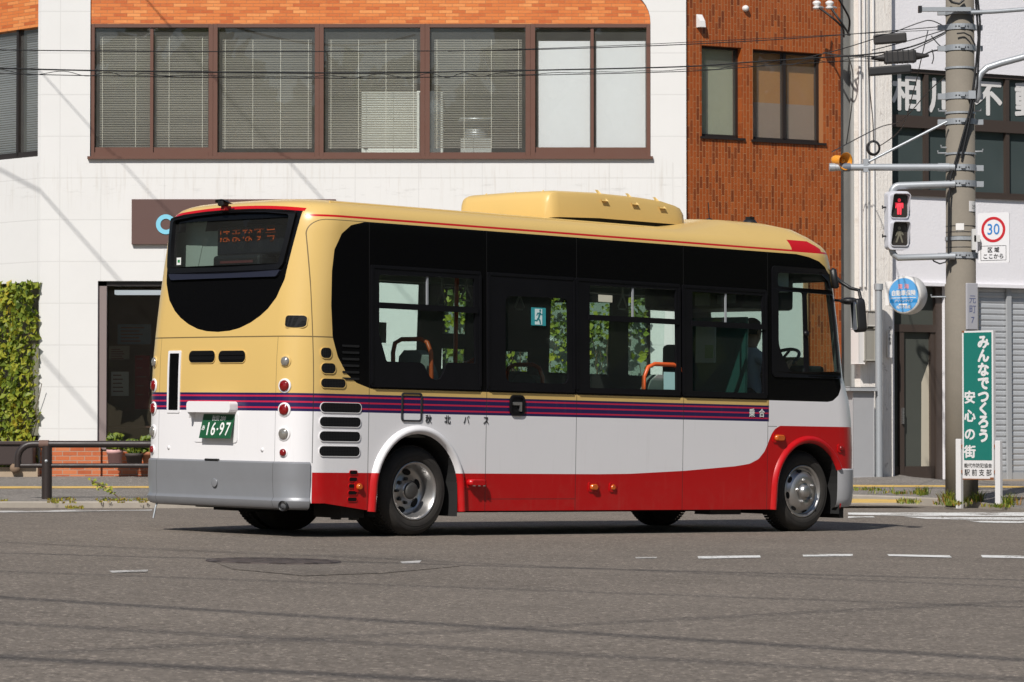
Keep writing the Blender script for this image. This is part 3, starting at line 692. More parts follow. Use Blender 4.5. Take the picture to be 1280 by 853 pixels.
def zroof(lv, x):
    d, z = lv[1], lv[2]
    return z + .105 * sstep(3.45, 3.98, x) * sstep(.03, .3, d) - .05 * sstep(4.5, 5.2, x) * sstep(.1, .4, d)
def half_contour(lv):
    """points from the rear centre along the right side to the front centre"""
    out = []
    SK_ = SK
    for rep in (0,):
        w_, x0, x1, r0, r1 = ringdims(lv)
        def zfor(b=None):
            if lv[0] == 'r': return None
            if lv[2]: return lv[2]
            bot = b if b else SK_
            return bot + (1.0 - bot) * lv[1]
        yf = w_ - r0; SK_ = .27
        for t in FLATR: out.append((x0 - .015 * (1 - t * t), -yf * t, zfor()))
        for a in ANG[1:]: out.append((x0 + r0 - r0 * math.cos(rad(a)), -yf - r0 * math.sin(rad(a)), zfor()))
        xs0, xs1 = x0 + r0, x1 - r1; SK_ = SK
        for _, xc, b in cols:
            if lv[0] == 'w': x = xc if xc < 4.3 else 4.3 + (xc - 4.3) * (xs1 - 4.3) / (XE0 - 4.3)
            else: 
                base1 = 4.3 + (xc - 4.3) * (4.94 - 4.3) / (XE0 - 4.3) if xc > 4.3 else xc
                x = xs0 + (base1 + .80) / (4.94 + .80) * (xs1 - xs0)
            out.append((x, -w_, zfor(b)))
        SK_ = .28
        for a in ANG[::-1]: out.append((x1 - r1 + r1 * math.cos(rad(a)), -(w_ - r1) - r1 * math.sin(rad(a)), zfor()))
        for t in FLATR[::-1][1:]: out.append((x1 + .03 * (1 - t * t), -(w_ - r1) * t, zfor()))
    if lv[0] == 'r': out = [(x, y, zroof(lv, x)) for x, y, _ in out]
    return out
RINGS = [half_contour(l) for l in LEV]; NC = len(RINGS[0]); NFR = len(FLATR); NA = len(ANG)
def hole_at(i, j, side):
    """is the cell between columns i,i+1 and levels j,j+1 an opening"""
    l0, l1 = LEV[j], LEV[j + 1]
    z0 = l0[2] if l0[2] else 0; z1 = l1[2] if l1[2] else 0
    if i < NFR: return z0 >= 2.16 - 1e-6 and z1 <= 2.536 and l0[0] == 'w'      # rear window
    if i >= NC - NFR - 1: return z0 >= 1.22 - 1e-6 and z1 <= 2.3 + 1e-6         # windscreen
    if i + 1 >= NC - NFR - 3 and i < NC - NFR - 1: xa = xb = 8.0; 
    first = NFR + NA - 1; last = first + len(cols)
    if i >= last - 1 and i < last + 2: xa, xb = 5.4, 5.5
    elif first <= i < last - 1: xa, xb = cols[i - first][1], cols[i - first + 1][1]
    else: return False
    for a, b, c, d in (HR if side < 0 else HL).values():
        if xa >= a - 1e-4 and xb <= b + 1e-4 and z0 >= c - 1e-6 and z1 <= d + 1e-6 and l0[0] == 'w' and l1[0] == 'w': return True
    return False
shell = MB()
for side in (-1, 1):
    vs = [(x, y * (1 if side < 0 else -1), z) for R_ in RINGS for x, y, z in R_]; fs = []
    for j in range(len(LEV) - 1):
        for i in range(NC - 1):
            if hole_at(i, j, side): continue
            a, b, c, d = j * NC + i, j * NC + i + 1, (j + 1) * NC + i + 1, (j + 1) * NC + i
            fs.append((a, b, c, d) if side < 0 else (d, c, b, a))
    top = (len(LEV) - 1) * NC
    shell.add(vs, fs, 0, True)
# ---- livery
BEIGE, WHITEP, REDP, NAVY, BLACKP = (.66, .45, .155), (.78, .765, .77), (.46, .003, .005), (.018, .012, .075), (.0035, .0035, .004)
def m_livery():
    M = Mat('bus_livery', BEIGE, .28, coat=.12, spec=.4); x, y, z = M.xyz()
    rearf = x.lt(-1.075)                                   # the tail, from the corner seam round
    c = BEIGE
    n = M.noise(3, 4)
    c = M.mix((n - .4) * .3, BEIGE, tuple(k * .93 for k in BEIGE))
    c = M.mix(z.lt(.993), c, WHITEP)
    nose = x.gt(4.25)
    c = M.mix(nose * z.lt(1.19), c, WHITEP)
    c = M.mix(x.gt(5.02) * z.lt(2.17), c, WHITEP)
    band = z.between(.993, 1.136) * nose.inv()
    c = M.mix(band, c, NAVY)
    red3 = z.near(1.112, .0065).max(z.near(1.067, .0065)).max(z.near(1.021, .0065)) * band
    c = M.mix(red3, c, (.50, .018, .06))
    wave = M.curve(x, [(0, .512), (2.1, .512), (2.48, .517), (3.165, .546), (3.81, .589), (4.0, .612), (4.12, .655), (4.204, .73), (4.285, .876), (4.33, .925), (4.401, .957), (6, .959)], 0, 6, 0, 1)
    c = M.mix(z.lt(wave) * rearf.inv(), c, REDP)
    # black window band along the sides
    xl = M.curve(z, [(1.187, -.508), (1.227, -.65), (1.298, -.754), (1.431, -.847), (1.584, -.901), (1.834, -.915), (2.105, -.906), (2.28, -.88), (2.41, -.807), (2.484, -.706), (2.518, -.553)], 1.1, 2.6, -1, 0)
    xh = M.curve(z, [(1.18, 5.02), (1.195, 5.12), (1.247, 5.20), (1.32, 5.245), (1.427, 5.262), (1.896, 5.20), (2.2, 5.145), (2.362, 5.085), (2.42, 5.03), (2.467, 4.94), (2.50, 4.80), (2.52, 4.62)], 1.1, 2.6, 4, 6)
    side = z.between(1.184, 2.519) * (x - xl).gt(0) * (xh - x).gt(0)
    ws = x.gt(5.20) * z.between(1.22, 2.38) * y.abs().lt(.93)
    c = M.mix(side.max(ws), c, BLACKP)
    # black rear panel
    zb = M.curve(y, [(-.83, 2.50), (-.815, 2.40), (-.793, 2.253), (-.764, 2.04), (-.691, 1.893), (-.60, 1.803), (-.512, 1.746), (-.40, 1.693), (-.27, 1.652), (-.15, 1.632), (0, 1.624), (.15, 1.632), (.27, 1.652), (.40, 1.693), (.512, 1.746), (.60, 1.803), (.691, 1.893), (.764, 2.04), (.793, 2.253), (.815, 2.40), (.83, 2.50)], -.9, .9, 1.5, 2.6)
    arch = (y * y) * -.058 + 2.622
    c = M.mix(x.lt(-.98) * (z - zb).gt(0) * (arch - z).gt(0) * y.abs().lt(.828), c, BLACKP)
    c = M.mix(x.lt(-1.0) * (z - arch).between(0, .026) * y.abs().lt(.84), c, (.50, .006, .008))
    rl = x.gt(-1.06) * x.lt(5.2) * z.near(2.548, .0085)
    cap = x.between(4.58, 4.99) * z.gt(2.545) * (z + (x - 4.86).max(0) * .5).lt(2.650) * y.abs().gt(.80)
    c = M.mix((rl.max(cap)), c, (.50, .006, .008))
    # panel gaps
    g = x.near(-1.075, .0035) * z.gt(.585) * z.lt(2.39)
    rc_ = ((x + .95) * (x + .95) + (z - 2.39) * (z - 2.39)).pw(.5); g = g.max(rc_.near(.125, .0035) * x.lt(-.95) * z.gt(2.39)).max(z.near(2.517, .0035) * x.between(-.95, -.55))
    for xx in (-.515, .772, 1.818, 3.135, 4.238): g = g.max(x.near(xx, .0034) * z.lt(2.52) * (z.gt(1.19).inv().max(x.gt(-10))))
    g = g.max(z.near(1.583, .005) * x.lt(-.89)); g = g.max(y.abs().near(.75, .002) * x.lt(-1.1) * z.lt(1.58))
    g = g.max(z.near(.302, .003) * x.between(.80, 1.815)); g = g.max(z.near(.95, .003) * x.between(4.238, 4.36))
    c = M.mix(g * .75, c, (.02, .02, .02))
    dirt = ((M.noise(5, 6, .7) - .45) * 2).max(0).min(1) * ((z * -3.2) + 1.5).max(0).min(1)
    c = M.mix(dirt * .16, c, (.25, .2, .15))
    drip = ((M.noise(4, 6, .7, M.vec(x * 5, y * 5, z * .5)) - .56) * 4).max(0).min(1) * z.lt(1.2)
    c = M.mix(drip * .10, c, (.30, .25, .2))
    dust = ((M.noise(7, 7, .8) - .5) * 3).max(0).min(1) * z.lt(.45)
    c = M.mix(dust * .12, c, (.20, .16, .12))
    back = M.node('ShaderNodeNewGeometry').outputs['Backfacing']
    c = M.mix(S(M.t, back), c, (.20, .205, .20))
    sp_ = (side.max(ws) + x.lt(-.98) * (z - zb).gt(0) * (arch - z).gt(0) * y.abs().lt(.828)).min(1) * -.26 + .42; M.t.links.new(sp_.k, M.b.inputs['Specular IOR Level']); M.t.links.new(((sp_ - .16) * .46).k, M.b.inputs['Coat Weight'])
    M.col(c); M.rough((side + x.lt(-.98) * (z - zb).gt(0)).min(1) * -.12 + .30); M.bump(n * .3 + M.noise(1.5, 2) * 1.2, .008, .16)
    return M.m
LIV = m_livery()
body = shell.build('body', LIV, bus); weld(body, .0002)
for p in body.data.polygons: p.use_smooth = True
body.data.set_sharp_from_angle(angle=rad(50))

# ---- mapping of flat outlines onto the body
def side_map(x, z, off): return Vector((x, -(wz(z) + off), z))
def left_map(x, z, off): return Vector((-x, (wz(z) + off), z))
def rear_pt(y, z, off=0):
    w_, x0, r = wz(min(z, 2.5)), xrear(z), rrear(z); ay = abs(y); yf = w_ - r; sg = 1 if y >= 0 else -1
    if ay <= yf: return Vector((x0 - .015 * (1 - (ay / yf) ** 2) - off, y, z)), Vector((-1, sg * .02, 0))
    s = min(1, (ay - yf) / r); a = math.asin(s); n = Vector((-math.cos(a), sg * math.sin(a), 0))
    return Vector((x0 + r - (r + off) * math.cos(a), sg * (yf + (r + off) * math.sin(a)), z)), n
def rear_map(a, z, off): return rear_pt(-a, z, off)[0]      # a runs to the viewer's right (-y)
def dense(P, n=6):
    Q = []
    for a, b in zip(P, P[1:] + P[:1]):
        k = max(1, int(math.hypot(b[0] - a[0], b[1] - a[1]) / .05)) if n else 1
        Q += [(a[0] + (b[0] - a[0]) * i / k, a[1] + (b[1] - a[1]) * i / k) for i in range(k)]
    return Q
def quadhole(P, r=.03, n=4):
    """rounded polygon"""
    Q = []; m = len(P)
    for i in range(m):
        a, b, c = Vector(P[i - 1]), Vector(P[i]), Vector(P[(i + 1) % m]); u = (a - b); v = (c - b)
        k = min(r, u.length * .45, v.length * .45); p = b + u.normalized() * k; q = b + v.normalized() * k
        for t in range(n + 1):
            s = t / n; Q.append(tuple((p * (1 - s) + b * s).lerp(b * (1 - s) + q * s, s)))
    return Q
BUSBLACK = Mat('bus_gloss_black', (.004, .004, .0045), .12, coat=.3).m
RUBBER = simple('black_rubber', (.0055, .0055, .0065), .45, spec=.3); BUS_GLASS = glass('bus_window_glass', (.80, .875, .85), .5, 0, 1.4, .010)
FRAMEB = simple('window_frame_black', (.0055, .0055, .007), .34, spec=.3)
# side windows: black frame, upper sliding row, glass
def side_window(name, outer, holes, rails=(), posts=(), glassbox=None):
    mb = MB(); mb.plate(quadhole(outer, .02), [quadhole(h, r) for h, r in holes], side_map, -.012, .010)
    fr = mb.build(name, FRAMEB, bus)
    x0 = min(p[0] for p in outer) + .03; x1 = max(p[0] for p in outer) - .03; z0 = min(p[1] for p in outer) + .03; z1 = max(p[1] for p in outer) - .03
    mb = MB()
    for zz, hh, xa, xb in rails: mb.plate([(xa, zz - hh), (xb, zz - hh), (xb, zz + hh), (xa, zz + hh)], [], side_map, .008, .022)
    for xx, hw, za, zb_ in posts: mb.plate([(xx - hw, za), (xx + hw, za), (xx + hw, zb_), (xx - hw, zb_)], [], side_map, -.010, .004, 1)
    # raised outer lip
    for xa, xb, za, zb_ in ((x0 - .03, x0 - .005, z0, z1), (x1 + .005, x1 + .03, z0, z1), (x0, x1, z1 + .005, z1 + .03), (x0, x1, z0 - .03, z0 - .01)):
        mb.plate([(xa, za), (xb, za), (xb, zb_), (xa, zb_)], [], side_map, .010, .016)
    mb.build('rail', [FRAMEB, GREY_METAL], fr)
    g = MB(); g.plate([(x0, z0), (x1, z0), (x1, z1), (x0, z1)], [], side_map, -.020, -.016); g.build('pane', BUS_GLASS, fr)
    return fr
bowl = [(.03, 1.407), (.07, 1.385), (.10, 1.33), (.14, 1.285), (.20, 1.268), (.25, 1.285), (.29, 1.34), (.31, 1.392), (.34, 1.417)]
side_window('window', [(-.505, 1.20), (.70, 1.20), (.70, 2.178), (-.505, 2.178)],
    [([(-.418, 1.842)] + [(-.418, 1.62), (-.339, 1.407)] + bowl + [(.64, 1.417), (.632, 1.842)], .014), ([(-.418, 1.868), (.63, 1.868), (.625, 2.115), (-.418, 2.10)], .014)],
    [(1.855, .024, -.42, .66)], [(.11, .008, 1.87, 2.11)])
side_window('window', [(1.80, 1.20), (3.085, 1.20), (3.085, 2.178), (1.80, 2.178)],
    [([(1.965, 1.245), (3.035, 1.25), (3.035, 1.83), (1.965, 1.83)], .014), ([(1.965, 1.86), (3.035, 1.86), (3.03, 2.125), (1.965, 2.12)], .014)],
    [(1.845, .024, 1.94, 3.06)], [(2.50, .008, 1.86, 2.12)])
side_window('window', [(3.115, 1.20), (4.215, 1.20), (4.215, 2.176), (3.115, 2.176)],
    [([(3.24, 1.245), (4.172, 1.245), (4.172, 1.825), (3.24, 1.825)], .014), ([(3.24, 1.855), (4.165, 1.855), (4.16, 2.122), (3.24, 2.122)], .014)],
    [(1.84, .024, 3.22, 4.19)], [(3.68, .008, 1.86, 2.12)])
side_window('exit_door_window', [(.775, 1.20), (1.79, 1.20), (1.79, 2.178), (.775, 2.178)], [([(.98, 1.27), (1.715, 1.275), (1.708, 1.995), (.975, 1.99)], .07)])
# driver's window follows the nose
def drv_map(x, z, off):
    xs1 = interp(XF, z) - .35
    if x <= xs1: return Vector((x, -(wz(z) + off), z))
    a = min(1.2, (x - xs1) / .35); return Vector((xs1 + (.35 + off) * math.sin(a), -(wz(z) - .35) - (.35 + off) * math.cos(a), z))
def strip(P, wd): pass
dout = [(4.29, 1.395), (5.262, 1.40), (5.20, 1.896), (5.145, 2.2), (5.085, 2.355), (5.02, 2.40), (4.29, 2.40)]
holeA = [(4.372, 2.172), (4.372, 1.70), (4.41, 1.61), (4.528, 1.445), (4.735, 1.45), (4.715, 2.172)]
holeB = [(4.785, 1.452), (5.215, 1.465), (5.135, 2.165), (4.755, 2.172)]
holeC = [(4.365, 2.215), (5.105, 2.208), (5.06, 2.29), (4.96, 2.348), (4.365, 2.338)]
mb = MB(); mb.plate(dense(quadhole(dout, .05)), [dense(quadhole(h, .03)) for h in (holeA, holeB, holeC)], drv_map, -.012, .010)
df = mb.build('driver_window', FRAMEB, bus)
g = MB(); g.plate(dense([(4.33, 1.42), (5.24, 1.42), (5.12, 2.2), (4.98, 2.36), (4.33, 2.36)]), [], drv_map, -.022, -.018); g.build('pane', BUS_GLASS, df)
mb = MB(); mb.lathe([(0, .03), (.022, .028), (.028, .01), (.028, 0)], 12, frame(drv_map(4.735, 1.80, .008), (1, 0, 0), (0, 0, 1))); mb.build('latch', RUBBER, df)
# left side panes, windscreen, rear window
LWG = glass('left_window_glass', (.84, .92, .89), .5, 0, 1.4)
for a, b, c, d in HL.values():
    if b > 5: b = 5.0
    mb = MB(); mb.add([(a - .02, wz(c) - .01, c - .02), (b + .02, wz(c) - .01, c - .02), (b + .02, wz(d) - .01, d + .02), (a - .02, wz(d) - .01, d + .02)], [(0, 1, 2, 3)]); mb.build('left_window', LWG, bus)
mb = MB(); vs = []
for z in (1.2, 1.7, 2.32):
    for k in range(9): y = -.86 + 1.72 * k / 8; vs.append((interp(XF, z) + .02 - .05 * (y / .86) ** 4, y, z))
mb.add(vs, [(j * 9 + k, j * 9 + k + 1, (j + 1) * 9 + k + 1, (j + 1) * 9 + k) for j in range(2) for k in range(8)], 0, True); mb.build('windscreen', BUS_GLASS, bus)
rw_o = [(.80, 2.575), (.60, 2.600), (.30, 2.614), (0, 2.619), (-.30, 2.614), (-.60, 2.600), (-.80, 2.575), (-.775, 2.35), (-.745, 2.16), (-.70, 2.115), (.70, 2.115), (.745, 2.16), (.775, 2.35)][::-1]
def zrw(a): return 2.60 - .055 * a * a - .022
def inset(P, k): return [(x * (1 - k / .8), z - (.03 if z > 2.5 else -.03)) for x, z in P]
hole = quadhole([(.745, 2.555), (.45, 2.582), (.15, 2.592), (-.15, 2.592), (-.45, 2.582), (-.745, 2.555), (-.73, 2.35), (-.69, 2.165), (.69, 2.165), (.73, 2.35)][::-1], .03)
def rmap(a, z, off):
    # above 2.5 m the tail leans in with the roof edge
    p = rear_pt(-a, min(z, 2.5), off)[0]
    if z > 2.5: p = Vector((p.x + (z - 2.5) * .16, p.y, z))
    return p
mb = MB(); mb.plate(dense(quadhole(rw_o, .02)), [dense(hole)], rmap, -.03, .022); rw = mb.build('rear_window', RUBBER, bus)
g = MB(); gp = dense(hole); NB = 16
def gridglass(x0, x1, z0f, z1f, mp, off, n=16, m=5):
    vs = [mp(x0 + (x1 - x0) * i / n, z0f + (z1f(x0 + (x1 - x0) * i / n) - z0f) * j / m, off) for j in range(m + 1) for i in range(n + 1)]
    return vs, [(j * (n + 1) + i, j * (n + 1) + i + 1, (j + 1) * (n + 1) + i + 1, (j + 1) * (n + 1) + i) for j in range(m) for i in range(n)]
v_, f_ = gridglass(-.76, .76, 2.14, lambda a: 2.60 - .05 * a * a, rmap, -.012); g.add(v_, f_, 0, True); g.build('pane', glass('rear_window_glass', (.62, .70, .68), .6, 0, 1.42, .02), rw)
mb = MB(); mb.plate(dense(quadhole([(-.72, 2.112), (.72, 2.112), (.68, 2.06), (-.68, 2.06)][::-1], .02)), [], rmap, 0, .02); mb.build('rear_trim', simple('dark_blue_trim', (.018, .020, .035), .4), rw)

# ---- roof equipment
YB = simple('beige_plastic', BEIGE, .38, var=.05)
bm = bmesh.new()
ax0, ax1, ay0, ay1 = 1.90, 3.62, -.60, .60
def acp(x, y, z): return bm.verts.new((x, y, z))
secs = [(ax0 - .012, 2.70, 2.71, .545), (ax0 - .002, 2.705, 2.87, .54), (ax0 + .022, 2.71, 2.915, .565), (ax0 + .06, 2.715, 2.94, .582), (ax0 + .12, 2.72, 2.952, .59), (ax0 + .60, 2.738, 2.965, .592), (ax0 + 1.15, 2.738, 2.958, .592), (ax0 + 1.45, 2.738, 2.942, .592), (ax1 - .14, 2.738, 2.920, .588), (ax1 - .06, 2.738, 2.898, .58), (ax1 - .015, 2.738, 2.865, .565), (ax1, 2.738, 2.80, .55)]
rows = []
for x, zb_, zt_, wd in secs:
    h = zt_ - zb_; prof = [(-wd, zb_), (-wd + .010, zb_ + h * .72), (-wd + .028, zb_ + h * .93), (-wd + .08, zt_), (0, zt_ + .006), (wd - .08, zt_), (wd - .028, zb_ + h * .93), (wd - .010, zb_ + h * .72), (wd, zb_)]
    rows.append([acp(x, y, z) for y, z in prof])
for a, b in zip(rows, rows[1:]):
    for k in range(8): bm.faces.new((a[k], b[k], b[k + 1], a[k + 1]))
bm.faces.new(rows[0][::-1]); bm.faces.new(rows[-1])
bmesh.ops.recalc_face_normals(bm, faces=bm.faces[:])
mb = MB(); mb.bm(bm, 0, None, True); ac = mb.build('air_conditioner', YB, bus, sharp=42)
mb = MB()
for x, z in ((ax0 + .62, 2.965), (ax0 + 1.0, 2.958), (ax0 + 1.35, 2.945)):
    mb.add([(x, -.604, z - .075), (x + .085, -.604, z - .075), (x + .05, -.50, z + .028), (x + .012, -.50, z + .028), (x + .040, -.55, z - .055)], [(0, 1, 4), (1, 2, 4), (2, 3, 4), (3, 0, 4)])
for y in (.32, -.05, -.4): mb.add([(ax0 + .005, y, 2.87), (ax0 + .005, y - .045, 2.87), (ax0 + .085, y - .03, 2.958), (ax0 + .085, y - .012, 2.958), (ax0 + .04, y - .022, 2.88)], [(0, 1, 4), (1, 2, 4), (2, 3, 4), (3, 0, 4)])
mb.build('rib', YB, ac)
mb = MB(); mb.box(ax0 + .1, ax1 - .1, -.56, .56, 2.66, 2.76); mb.build('air_conditioner_base', BLACK, bus)
mb = MB()
for (p0_, p1_) in (((-.9, 2.67), (5.0, 2.70)),):
    pts = []
    for k in range(40):
        x = -.80 + 3.6 * k / 39; d = .16; pts.append((x, -(1.005 - d), 2.668 + .004))
    mb.tube([Vector(p) - Vector((0, 0, .004)) for p in pts], .010, 6)
mb.build('roof_rail', YB, bus)
mb = MB(); mb.lathe([(.0, .05), (.05, .045), (.075, .02), (.08, 0)], 16, Matrix.Translation((4.77, -.3, 2.80)) @ Matrix.Diagonal((1, 1, 1.4, 1))); mb.box(4.74, 4.80, -.33, -.27, 2.86, 2.89); mb.build('roof_antenna', BLACK, bus)
mb = MB(); mb.lathe([(0, .03), (.03, .02), (.035, 0)], 12, Matrix.Translation((4.22, -.3, 2.82))); mb.tube([(4.22, -.3, 2.84), (4.20, -.3, 2.99)], .005, 6); mb.build('aerial', BLACK, bus)
# rear camera above the window
mb = MB(); cm = frame((-1.16, .03, 2.665), (0, -1, 0), (0, 0, 1))
mb.cbox(-.035, .035, -.02, .03, -.01, .06, .012, 0, cm); mb.add([cm @ Vector(p) for p in ((-.06, .0, -.03), (.06, .0, -.03), (.075, .012, .05), (.045, .034, .07), (-.045, .034, .07), (-.075, .012, .05))], [(0, 1, 2, 3, 4, 5)]); mb.cbox(-.025, .025, -.055, -.015, -.04, .03, .005, 1, cm)
mb.build('rear_camera', [BLACK, simple('camera_red_mount', (.3, .01, .01), .5)], bus)

# ---- wheel arches, bumpers, skirts
def arch_flare(c, a, b, zend, wd, out, name, x_end=None):
    mb = MB(); prof = [(0, -.01), (.012, out * .8), (.035, out), (wd - .02, out * .75), (wd, -.005)]; vs = []
    path = [(-a - .012, zend)] + [(a * math.cos(PI - PI * k / 28), AZ + b * math.sin(PI - PI * k / 28)) for k in range(29)] + [(a + .012, zend)]
    if x_end is not None: path = [p for p in path if not (p[0] > 0 and p[1] < x_end)]
    nrm = []
    for i, p in enumerate(path):
        q0, q1 = path[max(0, i - 1)], path[min(len(path) - 1, i + 1)]; t = Vector((q1[0] - q0[0], q1[1] - q0[1])).normalized(); nrm.append(Vector((-t.y, t.x)))
    for p, n in zip(path, nrm):
        for e, o in prof: vs.append(side_map(c + p[0] + n.x * e, p[1] + n.y * e, o))
    k = len(prof); mb.add(vs, [(i * k + j, (i + 1) * k + j, (i + 1) * k + j + 1, i * k + j + 1) for i in range(len(path) - 1) for j in range(k - 1)], 0, True)
    for i in (0, len(path) - 1): mb.add([vs[i * k + j] for j in range(k)], [tuple(range(k))])
    return mb.build(name, LIV, bus)
arch_flare(ARCH[0][0], .445, .46, SK - .005, .072, .040, 'wheel_arch'); arch_flare(ARCH[1][0], .435, .435, SK - .005, .070, .034, 'wheel_arch', .52)
WELL = simple('wheel_well', (.012, .012, .012), .9)
for c, a, b in ARCH:
    for sg in (-1, 1):
        mb = MB(); vs = []
        for yy in (1.035, .46):
            vs += [(c - a, sg * yy, .16)] + [(c + a * math.cos(PI - PI * k / 20), sg * yy, AZ + b * math.sin(PI - PI * k / 20)) for k in range(21)] + [(c + a, sg * yy, .16)]
        mb.add(vs, [(i, i + 1, 24 + i, 23 + i) for i in range(22)] + [tuple(range(23, 46))]); mb.build('wheel_well', WELL, bus)
SILVER = Mat('bumper_silver', (.30, .31, .325), .38, .25, coat=.2); _n2 = SILVER.noise(6, 5); SILVER.col(SILVER.mix((_n2 - .4) * .6, (.245, .25, .265), (.19, .195, .20))); _sx, _sy, _sz = SILVER.xyz(); _cl = [l for l in SILVER.t.links if l.to_socket == SILVER.b.inputs['Base Color']][0].from_socket; SILVER.col(SILVER.mix(_sy.abs().near(.75, .0022) * .7, _cl, (.03, .03, .03))); SILVER = SILVER.m
def sweep_rear(prof, ymax_x, mat, name):
    mb = MB(); pts = []
    path = []
    for z, off in prof:
        row = []; w_, x0, r = wz(.6), -1.24, .28; yf = w_ - r
        seq = [( 'a', a) for a in range(62, 0, -6)] + [('f', t) for t in (1, .75, .5, .25, 0, -.25, -.5, -.75, -1)] + [('b', a) for a in range(2, 63, 6)]
        for kd, v in seq:
            if kd == 'f': row.append((x0 - .015 * (1 - v * v) - off, yf * v, z))
            else:
                sg = 1 if kd == 'a' else -1; row.append((x0 + r - (r + off) * math.cos(rad(v)), sg * (yf + (r + off) * math.sin(rad(v))), z))
        path.append(row)
    n = len(path[0]); mb.add([p for r_ in path for p in r_], [(j * n + i, j * n + i + 1, (j + 1) * n + i + 1, (j + 1) * n + i) for j in range(len(path) - 1) for i in range(n - 1)], 0, True)
    return mb.build(name, mat, bus, sharp=35)
rb = sweep_rear([(.60, -.02), (.592, .006), (.580, .016), (.45, .018), (.315, .006), (.300, .012), (.285, .022), (.275, .020), (.245, .010), (.228, -.005), (.215, -.06)], 0, SILVER, 'rear_bumper')
mb = MB(); p, n = rear_pt(-.04, .41, .020); mb.lathe([(.034, .0), (.036, .003), (.030, .005), (0, .004)], 24, frame(p, (0, -1, 0), (0, 0, 1))); mb.build('tow_cap', SILVER, rb)
mb = MB(); p, n = rear_pt(-.86, .245, .02); mb.lathe([(.04, -.03), (.042, .012), (.034, .012), (.03, -.03)], 20, frame(p, (.25, -1, 0), (0, 0, 1))); mb.build('exhaust_outlet', BLACK, rb)
mb = MB()                                   # dark seam over the bumper
mb.plate(dense([(-.10, .588), (.08, .588), (.07, .603), (-.09, .603)]), [], rear_map, .0, .02); mb.build('latch_slot', BLACK, rb)
# front bumper corner, right and left (grey lower nose)
mb = MB(); vs = []; seqa = list(range(-12, 91, 6))
rowsz = [(.575, .0), (.565, .012), (.40, .014), (.30, .010), (.25, .0), (.225, -.02), (.215, -.08)]
for z, off in rowsz:
    x1 = interp(XF, .5); r1 = .35
    row = [(x1 - r1 + (r1 + off) * math.sin(rad(a)), -(wz(.5) - r1) - (r1 + off) * math.cos(rad(a)), z) for a in seqa]
    vs += row + [(x, -y, zz) for x, y, zz in row[::-1]]
n = 2 * len(seqa); mb.add(vs, [(j * n + i, j * n + i + 1, (j + 1) * n + i + 1, (j + 1) * n + i) for j in range(len(rowsz) - 1) for i in range(n - 1)], 0, True)
mb.build('front_bumper', simple('front_bumper_grey', (.42, .42, .43), .45, var=.06), bus, sharp=40)
mb = MB(); mb.box(-.95, 5.2, -.62, .62, .26, .30); mb.box(.56, 4.28, -.97, .97, .255, .30); mb.box(-1.05, -.5, -.9, .9, .27, .31); mb.box(-1.0, -.45, -.55, .55, .20, .30); mb.box(.6, 4.2, -.35, .35, .17, .27)
mb.box(3.55, 3.95, -.99, -.80, .16, .21); mb.box(-.7, -.45, -.93, -.6, .15, .28); mb.box(5.30, 5.36, -.98, -.60, .12, .5); mb.build('chassis', simple('chassis_black', (.012, .011, .010), .8), bus)
mb = MB(); mb.tube([(-1.20, .80, .24), (-1.22, .80, .19), (-1.24, .80, .10)], .008, 6); mb.build('tow_hook', GREY_METAL, bus)
for x, y in ((-.52, -.85), (-.58, -.7)):
    mb = MB(); mb.box(x, x + .06, y - .03, y + .03, .13, .22); mb.build('bracket', BLACK, bus)

# ---- wheels
TYRE = Mat('tyre_rubber', (.020, .019, .019), .8, spec=.3); _x, _y, _z = TYRE.xyz(); _n3 = TYRE.noise(8, 4); TYRE.col(TYRE.mix(_n3, (.016, .0155, .0155), (.052, .046, .040))); TYRE = TYRE.m
CHROME = Mat('wheel_chrome', (.56, .56, .57), .2, .85); _n4 = CHROME.noise(9, 5, .7); CHROME.col(CHROME.mix(_n4, (.58, .575, .57), (.30, .285, .27))); CHROME.rough(_n4 * .35 + .16); CHROME = CHROME.m
HUBD = simple('hub_dark_metal', (.075, .072, .068), .5, .4); HOLE = simple('wheel_hole', (.006, .006, .006), .9)
RAXIS = frame((0, 0, 0), (1, 0, 0), (0, 0, 1))              # local z -> -y (outwards on the right side)
TR = .366
def tyre_mb(wd):
    mb = MB(); 
    mb.lathe([(.236, -.005), (.245, .006), (.262, .012), (.30, .014), (.325, .006), (.338, -.008), (.352, -.022), (TR, -.05), (TR, -wd + .05), (.335, -wd), (.236, -wd)], 64, RAXIS)
    for r, z in ((.285, .0135), (.318, .0085)): mb.lathe([(r - .002, z), (r, z + .003), (r + .002, z)], 64, RAXIS)
    for k in range(72):                     # tread blocks
        a = 2 * PI * k / 72
        for row in range(3):
            z0 = -.045 - row * .055; M_ = RAXIS @ Matrix.Rotation(a + (row % 2) * .04, 4, 'Z'); mb.box(TR - .004, TR + .005, -.010, .010, z0 - .045, z0, 0, M_)
    return mb
